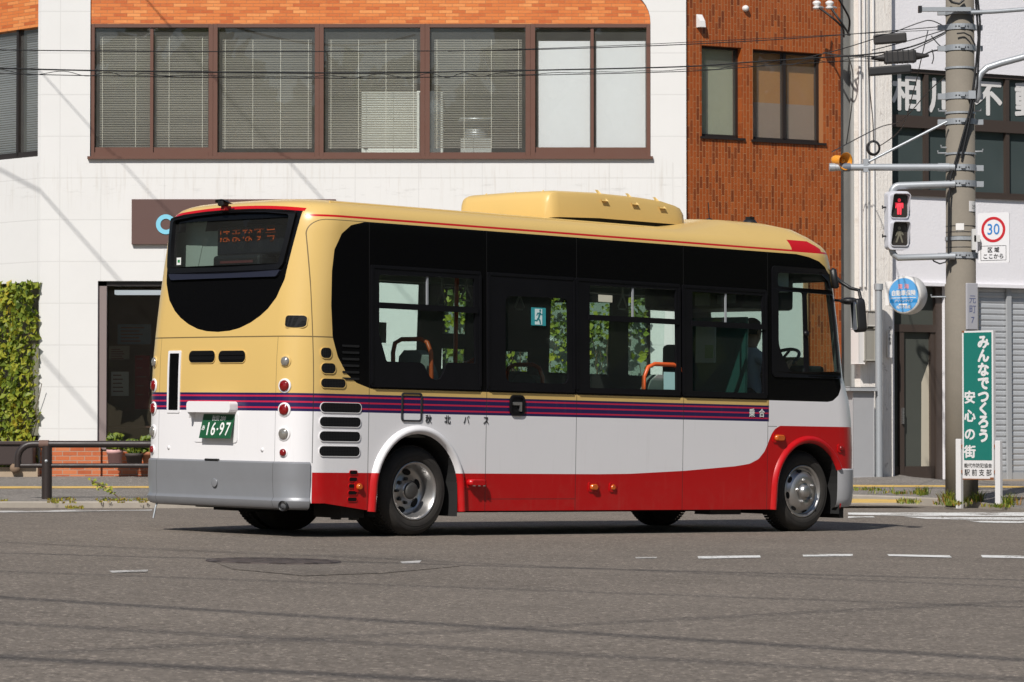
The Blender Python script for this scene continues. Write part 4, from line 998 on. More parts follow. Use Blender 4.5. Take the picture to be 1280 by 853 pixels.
def rear_wheel(loc, flip):
    t = tyre_mb(.20).build('wheel', TYRE, bus); t.location = loc; t.rotation_euler = (0, 0, PI if flip else 0)
    mb = MB(); mb.lathe([(.238, .006), (.232, .010), (.222, .004), (.215, -.02), (.205, -.035), (.196, -.10), (.185, -.125), (.150, -.135), (.12, -.13), (.10, -.12), (.085, -.12), (.08, -.06), (.05, -.045), (0, -.045)], 56, RAXIS, 0, True)
    for k in range(6):
        a = 2 * PI * k / 6 + .35; M_ = RAXIS @ Matrix.Translation((.152 * math.cos(a), .152 * math.sin(a), -.127)) @ Matrix.Rotation(a, 4, 'Z') @ Matrix.Rotation(rad(-12), 4, 'Y'); mb.disc(.033, M_, 1, 20, .75, 1.35)
    for k in range(8):
        a = 2 * PI * k / 8; M_ = RAXIS @ Matrix.Translation((.098 * math.cos(a), .098 * math.sin(a), -.12)); mb.lathe([(.013, 0), (.013, .03), (.006, .034), (0, .034)], 6, M_, 2, False)
    mb.lathe([(.07, -.048), (.068, -.03), (.045, -.022), (0, -.02)], 24, RAXIS, 2); mb.build('rim', [CHROME, HOLE, HUBD], t)
    if True:
        u = MB(); u.lathe([(.10, -.215), (.24, -.22), (.345, -.225), (TR, -.26), (TR, -.40), (.33, -.43), (.1, -.43)], 48, RAXIS); u.build('inner_tyre', TYRE, t)
    return t
def front_wheel(loc, flip, steer=0):
    t = tyre_mb(.20).build('wheel', TYRE, bus); t.location = loc; t.rotation_euler = (0, 0, (PI if flip else 0) + steer)
    mb = MB(); mb.lathe([(.238, .006), (.232, .011), (.222, .006), (.214, -.012), (.200, -.028), (.190, -.022), (.178, .0), (.150, .022), (.115, .032), (.10, .032), (.085, .024), (.06, .024), (.055, .055), (.04, .066), (0, .068)], 56, RAXIS, 0, True)
    for k in range(8):
        a = 2 * PI * k / 8 + .2; M_ = RAXIS @ Matrix.Translation((.184 * math.cos(a), .184 * math.sin(a), -.0095)) @ Matrix.Rotation(a, 4, 'Z') @ Matrix.Rotation(rad(40), 4, 'Y') ; mb.disc(.022, M_ @ Matrix.Translation((0, 0, .004)), 1, 16, .8, 1.5)
    for k in range(5):
        a = 2 * PI * k / 5 + .5; M_ = RAXIS @ Matrix.Translation((.102 * math.cos(a), .102 * math.sin(a), .03)); mb.lathe([(.019, 0), (.018, .018), (.012, .022), (.011, .03), (0, .031)], 6, M_, 0, False)
    mb.build('rim', [CHROME, HOLE], t); return t
rear_wheel((.055, -.965, TR), False); rear_wheel((.055, .965, TR), True)
front_wheel((4.80, -.965, TR), False, -.03); front_wheel((4.80, .965, TR), True, -.03)
mb = MB(); mb.tube([(0, -.75, TR), (0, .75, TR)], .07, 12); mb.tube([(4.8, -.8, TR - .06), (4.8, .8, TR - .06)], .05, 12); mb.build('axle', HUBD, bus)

# ---- lamps, grilles and small fittings of the body
REDL = Mat('red_lens', (.20, .003, .004), .12, coat=.5); REDL.b.inputs['Emission Color'].default_value = (0, 0, 0, 1); REDL = REDL.m
CLEARL = Mat('clear_lens', (.34, .32, .29), .12, .5, coat=.5).m; AMBER = Mat('amber_lens', (.55, .11, .012), .15, coat=.5).m; WPAINT = simple('white_paint', WHITEP, .3, var=.05)
MESHB = Mat('grille_mesh', (.012, .012, .012), .6, spec=.15); _x, _y, _z = MESHB.xyz()
_k = ((_x + _y).mod(.016).lt(.006)).max(_z.mod(.012).lt(.004)); MESHB.col(MESHB.mix(_k, (.002, .002, .002), (.016, .016, .017))); MESHB = MESHB.m
for sg in (1, -1):
    for z, r, mt, cup in ((1.385, .037, CLEARL, YB), (1.192, .043, REDL, WPAINT), (1.003, .043, REDL, WPAINT), (.813, .043, CLEARL, WPAINT), (.665, .029, REDL, WPAINT)):
        p, n = rear_pt(sg * .842, z); M_ = frame(p, (-n.y * -1, n.x * -1 * -1, 0), (0, 0, 1))
        rt = Vector((0, 0, 1)).cross(n); M_ = frame(p, rt, (0, 0, 1))
        mb = MB(); mb.lathe([(r * 1.36, -.004), (r * 1.33, .003), (r * 1.22, .004), (r * 1.12, .002), (r * 1.04, .006)], 28, M_)
        o = mb.build('tail_lamp', cup, bus)
        mb = MB(); mb.lathe([(r * 1.05, .002), (r * 1.0, .012), (r * .8, .020), (r * .4, .0245), (0, .026)], 28, M_ @ Matrix.Translation((0, 0, 0)));
        for q in range(-2, 3): mb.box(q * r * .32 - .002, q * r * .32 + .002, -r * .75, r * .75, .012, .024 - abs(q) * .0028, 0, M_)
        mb.build('lens', mt, o)
def slot(name, a0, a1, z0, z1, r, mp, mat=MESHB, rim=None, parent=bus, rimw=.0045):
    mb = MB(); P = rrect(a0, a1, z0, z1, r); na = max(1, int((a1 - a0) / .035)); zc = (z0 + z1) / 2
    def half(a):
        e = min(a - a0, a1 - a); hh_ = (z1 - z0) / 2
        return hh_ if e >= r else hh_ - r + math.sqrt(max(0, r * r - (r - e) ** 2))
    av = sorted(set([a0 + r * (1 - math.cos(PI / 2 * k / 5)) for k in range(6)] + [a1 - r * (1 - math.cos(PI / 2 * k / 5)) for k in range(6)] + [a0 + r + (a1 - a0 - 2 * r) * k / na for k in range(1, na)]))
    vs = [];
    for a in av: vs += [mp(a, zc - half(a), .005), mp(a, zc + half(a), .005)]
    mb.add(vs, [(2 * k, 2 * k + 2, 2 * k + 3, 2 * k + 1) for k in range(len(av) - 1)], 0)
    P = dense(P); Q = dense(rrect(a0 - rimw, a1 + rimw, z0 - rimw, z1 + rimw, r + rimw)); k = len(P); ca, cz = (a0 + a1) / 2, zc
    ro = [(ca + (a - ca) * (1 + rimw * 2 / (a1 - a0)), cz + (z - cz) * (1 + rimw * 2 / (z1 - z0))) for a, z in P]
    vs = [mp(a, z, .004) for a, z in P] + [mp(a, z, .0062) for a, z in P] + [mp(a, z, .0062) for a, z in ro] + [mp(a, z, -.004) for a, z in ro]
    mb.add(vs, [(j * k + i, j * k + (i + 1) % k, (j + 1) * k + (i + 1) % k, (j + 1) * k + i) for j in range(3) for i in range(k)], 1)
    return mb.build(name, [mat, rim or YB], parent)
VENTB = simple('vent_black', (.004, .004, .0045), .5, spec=.25)
slot('rear_vent', -.352, -.008, 1.376, 1.474, .045, rear_map, VENTB); slot('rear_vent', .036, .376, 1.376, 1.472, .045, rear_map, VENTB)
mb = MB()
for a0 in (-.34, .05): 
    for zz in (1.405, 1.442): mb.plate(dense([(a0, zz - .006), (a0 + .31, zz - .006), (a0 + .31, zz + .006), (a0, zz + .006)]), [], rear_map, .002, .012)
mb.build('vent_louvre', VENTB, bus)
slot('air_intake', -.615, -.485, .99, 1.455, .01, rear_map, BUSBLACK, WPAINT, rimw=.022)
slot('corner_grille', .815, .96, 1.655, 1.748, .025, rear_map)
def smap(name, a0, a1, z0, z1, r, rim): return slot(name, a0, a1, z0, z1, r, side_map, MESHB, rim)
# the grilles behind the seam sit on the flank
def flank(x, z, off):
    w_, x0, r = wz(z), xrear(z), rrear(z); xs = x0 + r
    if x >= xs: return Vector((x, -(w_ + off), z))
    c = max(-1, min(1, (xs - x) / r)); a = math.acos(c); return Vector((xs - (r + off) * math.cos(a), -(w_ - r) - (r + off) * math.sin(a), z))
for a0, a1, z0, z1, r, rim in ((-1.018, -.915, 1.416, 1.498, .035, YB), (-1.015, -.872, 1.296, 1.376, .038, YB), (-1.017, -.768, 1.184, 1.254, .033, YB), (-1.017, -.600, .990, 1.064, .036, WPAINT), (-1.022, -.603, .876, .952, .036, WPAINT), (-1.022, -.606, .761, .838, .036, WPAINT), (-1.022, -.608, .643, .721, .036, WPAINT)):
    slot('side_grille', a0, a1, z0, z1, r, flank, MESHB, rim)
for k, z in enumerate((.514, .460, .407, .353, .301)): slot('side_slot', -.708 + (-.004 * k), -.630, z - .015, z + .015, .013, flank, VENTB, simple('red_rim', REDP, .4) if k == 0 else bpy.data.materials['red_rim'], rimw=.003)
mb = MB()
for k in range(6): mb.plate(rrect(-.80 + .03 * k * (k < 3) * 0, -.625, 1.25 + .052 * k, 1.268 + .052 * k, .008), [], side_map, .0, .006)
mb.build('louvre', simple('louvre_black', (.014, .014, .015), .35), bus)
# licence plate with its white cover
PG = simple('plate_green', (.012, .085, .035), .45, var=.1)
mb = MB(); pb, pt_ = Vector((-1.308, 0, .767)), Vector((-1.262, 0, .962))
pu = (pt_ - pb).normalized(); PM = frame((pb.x, -.068, .767), (0, -1, 0), pu); PHt = (pt_ - pb).length
mb.cbox(-.201, .201, 0, PHt, -.006, 0, .002, 0, PM); lp = mb.build('licence_plate', PG, bus); PT = simple('plate_white', (.76, .77, .74), .5, var=.04)
text('plate_lettering', '秋田 200', PM @ Matrix.Translation((.01, .163, .001)), .047, PT, lp, bold=.0006, sx=1.0)
text('plate_lettering', 'あ', PM @ Matrix.Translation((-.166, .082, .001)), .046, PT, lp, bold=.001)
for ch, xx in (('1', -.105), ('6', -.035), ('9', .072), ('7', .147)):
    text('plate_lettering', ch, PM @ Matrix.Translation((xx, .072, .001)), .150, PT, lp, bold=.002, sx=.78)
mb = MB(); mb.box(.010, .027, .068, .084, .0005, .002, 0, PM); mb.build('plate_dash', PT, lp)
mb = MB(); CVM = frame((-1.252, .0, 0), (0, -1, 0), (0, 0, 1))
mb.plate(dense(rrect(-.268, .292, .975, 1.064, .03)), [], lambda a, z, o: Vector((-1.25 - o, -a, z)), -.01, .085)
mb.plate(rrect(-.268, -.248, .93, .985, .005), [], lambda a, z, o: Vector((-1.25 - o, -a, z)), -.01, .07)
mb.plate(rrect(-.26, .30, .735, .985, .03), [], lambda a, z, o: Vector((-1.252 - o, -a, z)), -.01, .008)
mb.build('plate_cover', WPAINT, bus)
for y in (.603, -.603):
    mb = MB(); p, n = rear_pt(y, .683); mb.lathe([(.016, 0), (.015, .006), (0, .007)], 14, frame(p, (0, -1, 0), (0, 0, 1))); mb.build('lock', WPAINT, bus)
# fuel flap, door handle, side lamps, lettering
FL = [(-.172, .928), (.052, .928), (.052, 1.162), (-.172, 1.162)]; mb = MB(); mb.plate(quadhole(FL, .03), [quadhole([(-.158, .942), (.038, .942), (.038, 1.148), (-.158, 1.148)], .02)], side_map, -.002, .009); mb.build('fuel_flap', simple('flap_seal', (.025, .025, .028), .5), bus)
mb = MB(); mb.plate(rrect(1.030, 1.202, .995, 1.166, .045), [rrect(1.050, 1.182, 1.012, 1.150, .035)], side_map, -.002, .014); mb.plate(rrect(1.05, 1.182, 1.012, 1.15, .035), [], side_map, -.004, .001, 0)
dh = mb.build('door_handle', RUBBER, bus); mb = MB(); mb.plate(rrect(1.062, 1.16, 1.082, 1.108, .006), [], side_map, .003, .02); mb.plate(rrect(1.138, 1.16, 1.03, 1.082, .006), [], side_map, .003, .02); mb.build('lever', STEEL, dh)
RPAINT = simple('red_paint', REDP, .3, var=.05)
def sidelamp(x, z, w_, h, mat, base, dep=.03, nm='side_lamp'):
    mb = MB(); mb.plate(rrect(x - w_ - .02, x + w_ + .02, z - h - .015, z + h + .015, min(h, .02)), [], flank if x < 0 else drv_map if x > 5.1 else side_map, -.002, .008); o = mb.build(nm, base, bus)
    mb = MB(); f = flank if x < 0 else drv_map if x > 5.1 else side_map
    P = rrect(x - w_, x + w_, z - h, z + h, min(w_, h) * .95); Q = [(x + (a - x) * .75, z + (b - z) * .75) for a, b in P]; k = len(P)
    vs = [f(a, b, .006) for a, b in P] + [f(a, b, dep * .7) for a, b in P] + [f(a, b, dep) for a, b in Q]; mb.add(vs, [(i, (i + 1) % k, k + (i + 1) % k, k + i) for i in range(k)] + [(k + i, k + (i + 1) % k, 2 * k + (i + 1) % k, 2 * k + i) for i in range(k)], 0, True); mb.add(vs[2 * k:], [tuple(range(k))])
    mb.build('lens', mat, o); return o
sidelamp(.652, .437, .095, .028, RPAINT, RPAINT, .055, 'step_lamp'); sidelamp(2.03, .402, .042, .026, AMBER, RPAINT); sidelamp(2.266, .400, .024, .024, AMBER, RPAINT, .02)
sidelamp(4.385, .848, .062, .028, AMBER, RPAINT, .035); sidelamp(5.237, .762, .024, .024, simple('dark_red_lens', (.20, .01, .01), .3), RPAINT, .022); sidelamp(-.612, .402, .026, .026, AMBER, RPAINT, .03)
mb = MB()
for x in (.60, .655, .71): mb.box(x - .010, x + .010, -(wz(.4) + .058), -(wz(.4) + .04), .408, .416)
mb.build('lamp_bulbs', CLEARL, bus)
INK = simple('lettering_black', (.02, .02, .02), .5)
for ch, x in (('秋', .126), ('北', .334), ('バ', .545), ('ス', .765)): text('lettering', ch, frame(side_map(x, .946, .003), (1, 0, 0), (0, 0, 1)), .075, INK, bus, bold=.0012, sx=.95)
for ch, x in (('乗', 4.02), ('合', 4.15)): text('lettering', ch, frame(side_map(x, 1.062, .003), (1, 0, 0), (0, 0, 1)), .080, PT, bus, bold=.0018)
# mirror arm at the right front corner
mb = MB(); mp0 = drv_map(5.20, 2.28, 0); mb.tube([(5.25, -.86, 2.40), (5.33, -.93, 2.30), (5.37, -1.02, 2.24), (5.37, -1.12, 2.22), (5.35, -1.16, 2.14)], .017, 8); mb.tube([(5.27, -.88, 2.13), (5.31, -1.0, 2.12), (5.34, -1.13, 2.13)], .012, 8)
mb.tube([(5.17, -.96, 2.41), (5.18, -.965, 2.40), (5.20, -.985, 2.24), (5.20, -.985, 2.23)], .035, 10, 0, True, [.015, .034, .034, .015]); ma = mb.build('mirror_arm', BLACK, bus)
mb = MB(); MMx = Matrix.Translation((5.325, -1.165, 1.985)) @ Matrix.Rotation(-.42, 4, 'Z') @ Matrix.Rotation(-.10, 4, 'Y'); bm = bmesh.new(); bmesh.ops.create_cube(bm, size=1)
bmesh.ops.bevel(bm, geom=bm.edges[:], offset=.25, segments=4, affect='EDGES', profile=.6); bm_m = MMx @ Matrix.Diagonal((.10, .13, .31, 1)); mb.bm(bm, 0, bm_m, True); mm_ = mb.build('mirror', BLACK, bus)
mb = MB(); mb.plate(rrect(-.052, .052, -.13, .13, .025), [], lambda a, b, o: MMx @ Vector((-.047 - o, a, b)), -.002, .006); mb.build('mirror_glass', Mat('mirror_glass', (.8, .82, .84), .03, 1).m, mm_)
mb = MB(); bm = bmesh.new(); bmesh.ops.create_uvsphere(bm, u_segments=16, v_segments=8, radius=1); mb.bm(bm, 0, Matrix.Translation((5.33, -1.04, 2.12)) @ Matrix.Diagonal((.09, .09, .035, 1)), True); mb.build('lower_mirror', BLACK, bus)

# ---- inside
GREYI = simple('interior_grey', (.20, .21, .20), .7); FLOORI = simple('interior_floor', (.09, .09, .085), .8); ORANGE = simple('orange_rail', (.62, .10, .02), .4, var=.05); SEATB = simple('seat_blue', (.02, .03, .14), .8); SEATG = simple('seat_grey', (.33, .35, .32), .7)
mb = MB(); mb.box(.55, 4.30, -.98, .98, .34, .38); mb.box(4.302, 5.3, -.44, .44, .34, .38); mb.box(-1.1, .55, -.96, .96, .80, .84); mb.box(.53, .57, -.96, .96, .38, .82); mb.box(4.2, 5.35, -.44, .2, .38, .62); mb.build('floor', FLOORI, bus)
mb = MB(); mb.box(-.55, 4.9, -.85, .85, 2.40, 2.43); mb.box(.2, 4.6, -.94, -.80, 2.17, 2.36); mb.box(.2, 4.6, .80, .94, 2.17, 2.36); mb.build('ceiling', simple('interior_ceiling', (.36, .37, .35), .7), bus)
def seat(x, y, z, rz=0):
    M_ = Matrix.Translation((x, y, z)) @ Matrix.Rotation(rz, 4, 'Z')
    b = MB(); b.cbox(-.20, .24, -.21, .21, .36, .46, .04, 0, M_); b.box(-.1, .1, -.1, .1, 0, .36, 0, M_)
    P = [(-.20, .44), (.20, .44), (.21, .62), (.20, .82), (.15, .95), (.08, 1.0), (-.08, 1.0), (-.15, .95), (-.20, .82), (-.21, .62)]
    b.plate(P, [], lambda a, q, o: M_ @ Vector((-.17 - (q - .44) * .18 - o, a, q)), -.035, .055, 1, ms=1)
    b.plate([(-.19, .46), (.19, .46), (.2, .60), (-.2, .60)], [], lambda a, q, o: M_ @ Vector((-.17 - (q - .44) * .18 - o, a, q)), .05, .062, 0)
    s_ = b.build('seat', [SEATB, SEATG], bus)
    h = MB(); pts = [M_ @ Vector(p) for p in ((-.29, -.235, .55), (-.31, -.235, .98), (-.32, -.20, 1.06), (-.32, -.12, 1.09), (-.32, .12, 1.09), (-.32, .20, 1.06), (-.31, .235, .98), (-.29, .235, .55))]; h.tube(pts, .019, 8); h.build('grab_handle', ORANGE, s_)
for x, y, z in ((.62, -.62, .52), (-.25, -.55, .84), (-.25, .55, .84), (1.45, -.62, .38), (2.5, .62, .38), (3.1, .62, .38), (2.9, -.70, .38)): seat(x, y, z, 0 if x != 2.9 else PI / 2)
for x, y, z0 in ((1.05, -.35, .38), (1.78, .45, .38), (2.55, -.38, .38), (3.3, .42, .38), (2.12, -.80, .38), (3.35, -.82, .38), (.55, .4, .84)):
    mb = MB(); k = .12 if x == 2.12 else 0; mb.tube([(x - k, y, z0), (x - k * .2, y, 1.2), (x, y, 1.45), (x, y, 2.38)], .017, 8); mb.build('grab_pole', ORANGE, bus)
mb = MB(); mb.tube([(.3, -.5, 2.22), (4.2, -.5, 2.22)], .015, 8); mb.tube([(.3, .5, 2.22), (4.2, .5, 2.22)], .015, 8); mb.build('ceiling_rail', simple('rail_grey', (.35, .35, .34), .4), bus)
STRAP = simple('strap_grey', (.42, .42, .40), .6)
for x, y in ((1.02, -.5), (1.22, -.5), (1.66, .5), (2.35, -.5), (2.6, .5), (2.9, -.5)):
    mb = MB(); mb.box(x - .012, x + .012, y - .004, y + .004, 2.08, 2.22); mb.tube([(x, y, 2.09), (x - .055, y, 1.98), (x - .04, y, 1.96), (x + .04, y, 1.96), (x + .055, y, 1.98), (x, y, 2.09)], .009, 6); mb.build('hand_strap', STRAP, bus)
# stickers and notices
def sticker(nm, x0, x1, z0, z1, col, off=.0, em=None):
    mb = MB(); mb.plate([(x0, z0), (x1, z0), (x1, z1), (x0, z1)], [], side_map, -.0155 + off, -.0145 + off); return mb.build(nm, simple('sticker_' + nm + str(int(x0 * 100)), col, .6, var=.03), bus)
ex = sticker('exit_sign', 1.285, 1.455, 1.755, 1.905, (.03, .30, .33), .012)
EP = simple('exit_white', (.62, .76, .74), .6, var=.02); EG = simple('exit_green', (.02, .20, .22), .6, var=.02)
def emap(a, b, o): return side_map(1.285 + a * .17, 1.755 + b * .15, .0125 - .0145 + o)
mb = MB(); mb.plate([(.24, .05), (.74, .05), (.74, .93), (.24, .93)], [], emap, .0012, .0018); mb.build('exit_panel', EP, ex)
mb = MB(); man = [[(.40, .42), (.52, .42), (.62, .30), (.66, .08), (.58, .08), (.53, .26), (.46, .33)], [(.40, .42), (.48, .36), (.40, .22), (.22, .24), (.22, .32), (.36, .31)], [(.44, .42), (.56, .42), (.66, .72), (.52, .76)], [(.50, .72), (.40, .72), (.33, .56), (.38, .54), (.44, .64), (.52, .66)], [(.60, .72), (.64, .58), (.76, .60), (.75, .65), (.68, .64), (.65, .74)]]
for P in man: mb.plate(P, [], emap, .002, .0026)
mb.plate([(.60 + .065 * math.cos(a * PI / 6), .84 + .075 * math.sin(a * PI / 6)) for a in range(12)], [], emap, .002, .0026); mb.build('exit_figure', EG, ex)
sticker('paper', 2.885, 3.025, 1.252, 1.405, (.34, .56, .54), .012); sticker('number_card', 2.09, 2.26, 1.985, 2.045, (.58, .57, .45), .004)
for x0 in (1.0, 1.16): mb = MB(); mb.box(x0, x0 + .10, .78, .79, 1.62, 1.80); mb.build('notice', simple('notice_white', (.5, .5, .48), .6) if x0 == 1.0 else bpy.data.materials['notice_white'], bus)
# driver's cab: partition, added view blockers, dashboard, steering wheel, seat
mb = MB(); mb.box(4.10, 4.13, -.88, -.06, .62, 1.93); mb.build('partition', simple('partition_green', (.015, .075, .065), .6), bus)
mb = MB(); mb.box(4.085, 4.098, -.52, -.28, 1.52, 1.86); mb.box(4.08, 4.099, -.50, -.40, 1.56, 1.68, 1); mb.build('notice', [simple('notice_paper', (.5, .52, .52), .6), simple('notice_green', (.30, .40, .22), .6)], bus)
mb = MB(); mb.cbox(4.36, 5.02, .10, .42, .62, 1.70, .04); mb.box(4.5, 4.7, .06, .10, 1.45, 1.62, 1); mb.box(4.30, 4.34, .15, .38, 1.25, 1.40, 1); mb.build('cab_view_blocker', [GREYI, BLACK], bus)  # added unit shaped like a fare box, blocks the bright view through the cab
mb = MB(); mb.cbox(5.0, 5.38, -.86, .3, 1.0, 1.44, .05); mb.cbox(5.06, 5.34, -.75, -.15, 1.42, 1.52, .03); mb.build('dashboard', simple('dashboard_black', (.025, .025, .026), .6), bus)
mb = MB(); SM = Matrix.Translation((5.0, -.46, 1.56)) @ Matrix.Rotation(rad(-32), 4, 'Y'); pts = [SM @ Vector((.215 * math.cos(2 * PI * k / 32), .215 * math.sin(2 * PI * k / 32), 0)) for k in range(33)]; mb.tube(pts, .016, 8, 0, False)
for k in range(3): a = 2 * PI * k / 3; mb.tube([SM @ Vector((0, 0, -.03)), SM @ Vector((.21 * math.cos(a), .21 * math.sin(a), 0))], .013, 6)
mb.tube([SM @ Vector((0, 0, 0)), SM @ Vector((.02, 0, -.4))], .035, 8); mb.build('steering_wheel', simple('steering_black', (.02, .02, .02), .45), bus)
mb = MB(); mb.cbox(4.32, 4.82, -.70, -.22, .98, 1.10, .04); mb.box(4.4, 4.75, -.6, -.3, .62, .98); mb.cbox(4.24, 4.36, -.70, -.22, 1.08, 1.72, .05); mb.build('driver_seat', SEATB, bus)
mb = MB(); mb.cbox(5.12, 5.26, -.60, -.42, 1.50, 1.60, .015); mb.build('dash_box', simple('dash_tan', (.34, .25, .12), .6), bus)
mb = MB(); mb.tube([(4.20, -.80, .62), (4.20, -.80, 1.9)], .014, 8); mb.tube([(4.20, -.80, 1.62), (4.20, -.1, 1.62)], .014, 8); mb.build('cab_rail', STEEL, bus)
mb = MB(); mb.cbox(4.25, 4.95, -.70, .55, 2.02, 2.34, .03); mb.box(4.235, 4.249, -.62, -.40, 2.06, 2.14, 1); mb.box(4.235, 4.249, -.30, -.12, 2.05, 2.16, 1); mb.build('cab_top_blocker', [simple('top_blocker_dark', (.03, .03, .032), .6), GREYI], bus)  # added dark overhead unit, keeps the upper cab view from showing bright
# rear destination display behind the rear window
mb = MB(); mb.cbox(-.98, -.90, -.66, .36, 2.26, 2.50, .015); lb = mb.build('destination_display', simple('display_black', (.008, .009, .014), .5), bus)
def m_led():
    M = Mat('led_orange', (.05, .01, .0), .6); x, y, z = M.xyz(); k = z.mod(.0125).lt(.0085) * y.mod(.0125).lt(.0085)
    M.b.inputs['Emission Color'].default_value = (1, .16, .02, 1); st = k * (z.near(2.448, .016).max(z.near(2.390, .016)) * .55 + .015); M.t.links.new(st.k, M.b.inputs['Emission Strength']); return M.m
LED = m_led()
for i, ch in enumerate('はまなす号'): text('display_lettering', ch, frame((-.985, .255 - .148 * i, 2.415), (0, -1, 0), (0, 0, 1)), .150, LED, lb, bold=.001)
mb = MB(); mb.box(-.95, -.75, .38, .94, 1.6, 2.47); mb.add([(-.955, .86, 2.1), (-.955, .66, 2.1), (-.955, .52, 2.56), (-.955, .80, 2.56)], [(0, 1, 2, 3)]); mb.build('rear_bulkhead', simple('bulkhead_grey', (.42, .45, .40), .7), bus)
mb = MB(); mb.cbox(-1.05, -.85, -.28, .33, 2.11, 2.26, .03); mb.box(-1.056, -1.05, -.2, .22, 2.19, 2.21, 1); mb.build('rear_shelf', [BLACK, simple('shelf_red', (.12, .03, .03), .5)], bus)
mb = MB(); p_ = rmap(-.62, 2.205, -.008); mb.box(p_.x, p_.x + .002, .60, .655, 2.185, 2.245); mb.box(p_.x - .002, p_.x, .612, .64, 2.205, 2.228, 1); mb.build('window_sticker', [PT, simple('sticker_mark', (.03, .25, .08), .5)], bus)
# ---------------------------------------------------------------- driver
def person(root_label):
    V = []; E_ = []; Rr = []
    def v(p, r, par=None):
        V.append(p); Rr.append(r)
        if par is not None: E_.append((par, len(V) - 1))
        return len(V) - 1
    pel = v((4.60, -.46, 1.16), (.15, .115)); ab = v((4.58, -.46, 1.32), (.145, .11), pel); ch = v((4.58, -.46, 1.50), (.165, .12), ab); up = v((4.60, -.46, 1.60), (.13, .085), ch)
    nk = v((4.625, -.46, 1.68), (.055, .055), up); jw = v((4.655, -.46, 1.745), (.068, .075), nk); hd = v((4.65, -.46, 1.83), (.077, .094), jw); tp = v((4.645, -.46, 1.895), (.055, .065), hd)
    no = v((4.755, -.46, 1.80), (.012, .014), hd)
    for s in (-1, 1):
        sh = v((4.60, -.46 + s * .19, 1.575), (.06, .06), up); el = v((4.72, -.46 + s * .25, 1.33), (.046, .046), sh); wr = v((4.90, -.46 + s * .21, 1.50), (.030, .028), el); pm = v((4.955, -.46 + s * .195, 1.545), (.030, .018), wr)
        for q in range(4):
            k1 = v((4.99 + .004 * q, -.46 + s * (.165 + .020 * q), 1.565 - .004 * q), (.009, .009), pm); k2 = v((5.015, -.46 + s * (.165 + .020 * q), 1.548), (.008, .008), k1); v((5.008, -.46 + s * (.165 + .020 * q), 1.525), (.007, .007), k2)
        t1_ = v((4.965, -.46 + s * .155, 1.535), (.010, .010), pm); v((4.985, -.46 + s * .140, 1.525), (.008, .008), t1_)
        hp = v((4.64, -.46 + s * .10, 1.15), (.09, .085), pel); kn = v((5.0, -.46 + s * .14, 1.17), (.062, .062), hp); an = v((5.08, -.46 + s * .13, .74), (.042, .042), kn); v((5.20, -.46 + s * .14, .67), (.04, .032), an)
    me = bpy.data.meshes.new('person'); me.from_pydata(V, E_, []); o = bpy.data.objects.new('person', me); COL.objects.link(o)
    m = o.modifiers.new('skin', 'SKIN'); m.use_smooth_shade = True; sv = me.skin_vertices[0].data
    for i, r in enumerate(Rr): sv[i].radius = r
    sv[0].use_root = True
    s2 = o.modifiers.new('sub', 'SUBSURF'); s2.levels = 1; s2.render_levels = 1
    dg = bpy.context.evaluated_depsgraph_get(); nm = bpy.data.meshes.new_from_object(o.evaluated_get(dg)); bpy.data.objects.remove(o); nm.name = 'person'
    nm.materials.clear(); skin = simple('skin', (.42, .24, .16), .55, var=.05); shirt = simple('shirt_white', (.55, .58, .66), .8); trs = simple('trousers_navy', (.02, .025, .06), .85)
    for mt in (skin, shirt, trs): nm.materials.append(mt)
    for p in nm.polygons:
        c = p.center; p.use_smooth = True
        p.material_index = 0 if (c.z > 1.665 or (c.x > 4.87 and c.z > 1.3)) else (2 if c.z < 1.25 else 1)
    o = bpy.data.objects.new('person', nm); COL.objects.link(o); o.matrix_world = BUS_M
    tag(o, 'bus driver in a pale shirt and dark trousers holding the steering wheel', 'person')
    mb = MB(); bm = bmesh.new(); bmesh.ops.create_uvsphere(bm, u_segments=20, v_segments=12, radius=1)
    bmesh.ops.delete(bm, geom=[x for x in bm.verts if x.co.x > .45 and x.co.z < .45 or x.co.z < -.55], context='VERTS'); mb.bm(bm, 0, Matrix.Translation((4.642, -.46, 1.845)) @ Matrix.Diagonal((.112, .094, .105, 1)), True); mb.build('hair', simple('hair_black', (.014, .012, .011), .6), o)
    for s in (-1, 1):
        mb = MB(); bm = bmesh.new(); bmesh.ops.create_uvsphere(bm, u_segments=8, v_segments=6, radius=.011); mb.bm(bm, 0, Matrix.Translation((4.738, -.46 + s * .033, 1.825)), True); mb.build('eye', BLACK, o)
        mb = MB(); bm = bmesh.new(); bmesh.ops.create_uvsphere(bm, u_segments=8, v_segments=6, radius=1); mb.bm(bm, 0, Matrix.Translation((4.64, -.46 + s * .088, 1.81)) @ Matrix.Diagonal((.02, .010, .032, 1)), True); mb.build('ear', skin, o)
    mb = MB(); mb.box(4.735, 4.742, -.485, -.435, 1.758, 1.766); mb.build('mouth', simple('lip', (.3, .1, .08), .6), o)
    return o
person('driver')

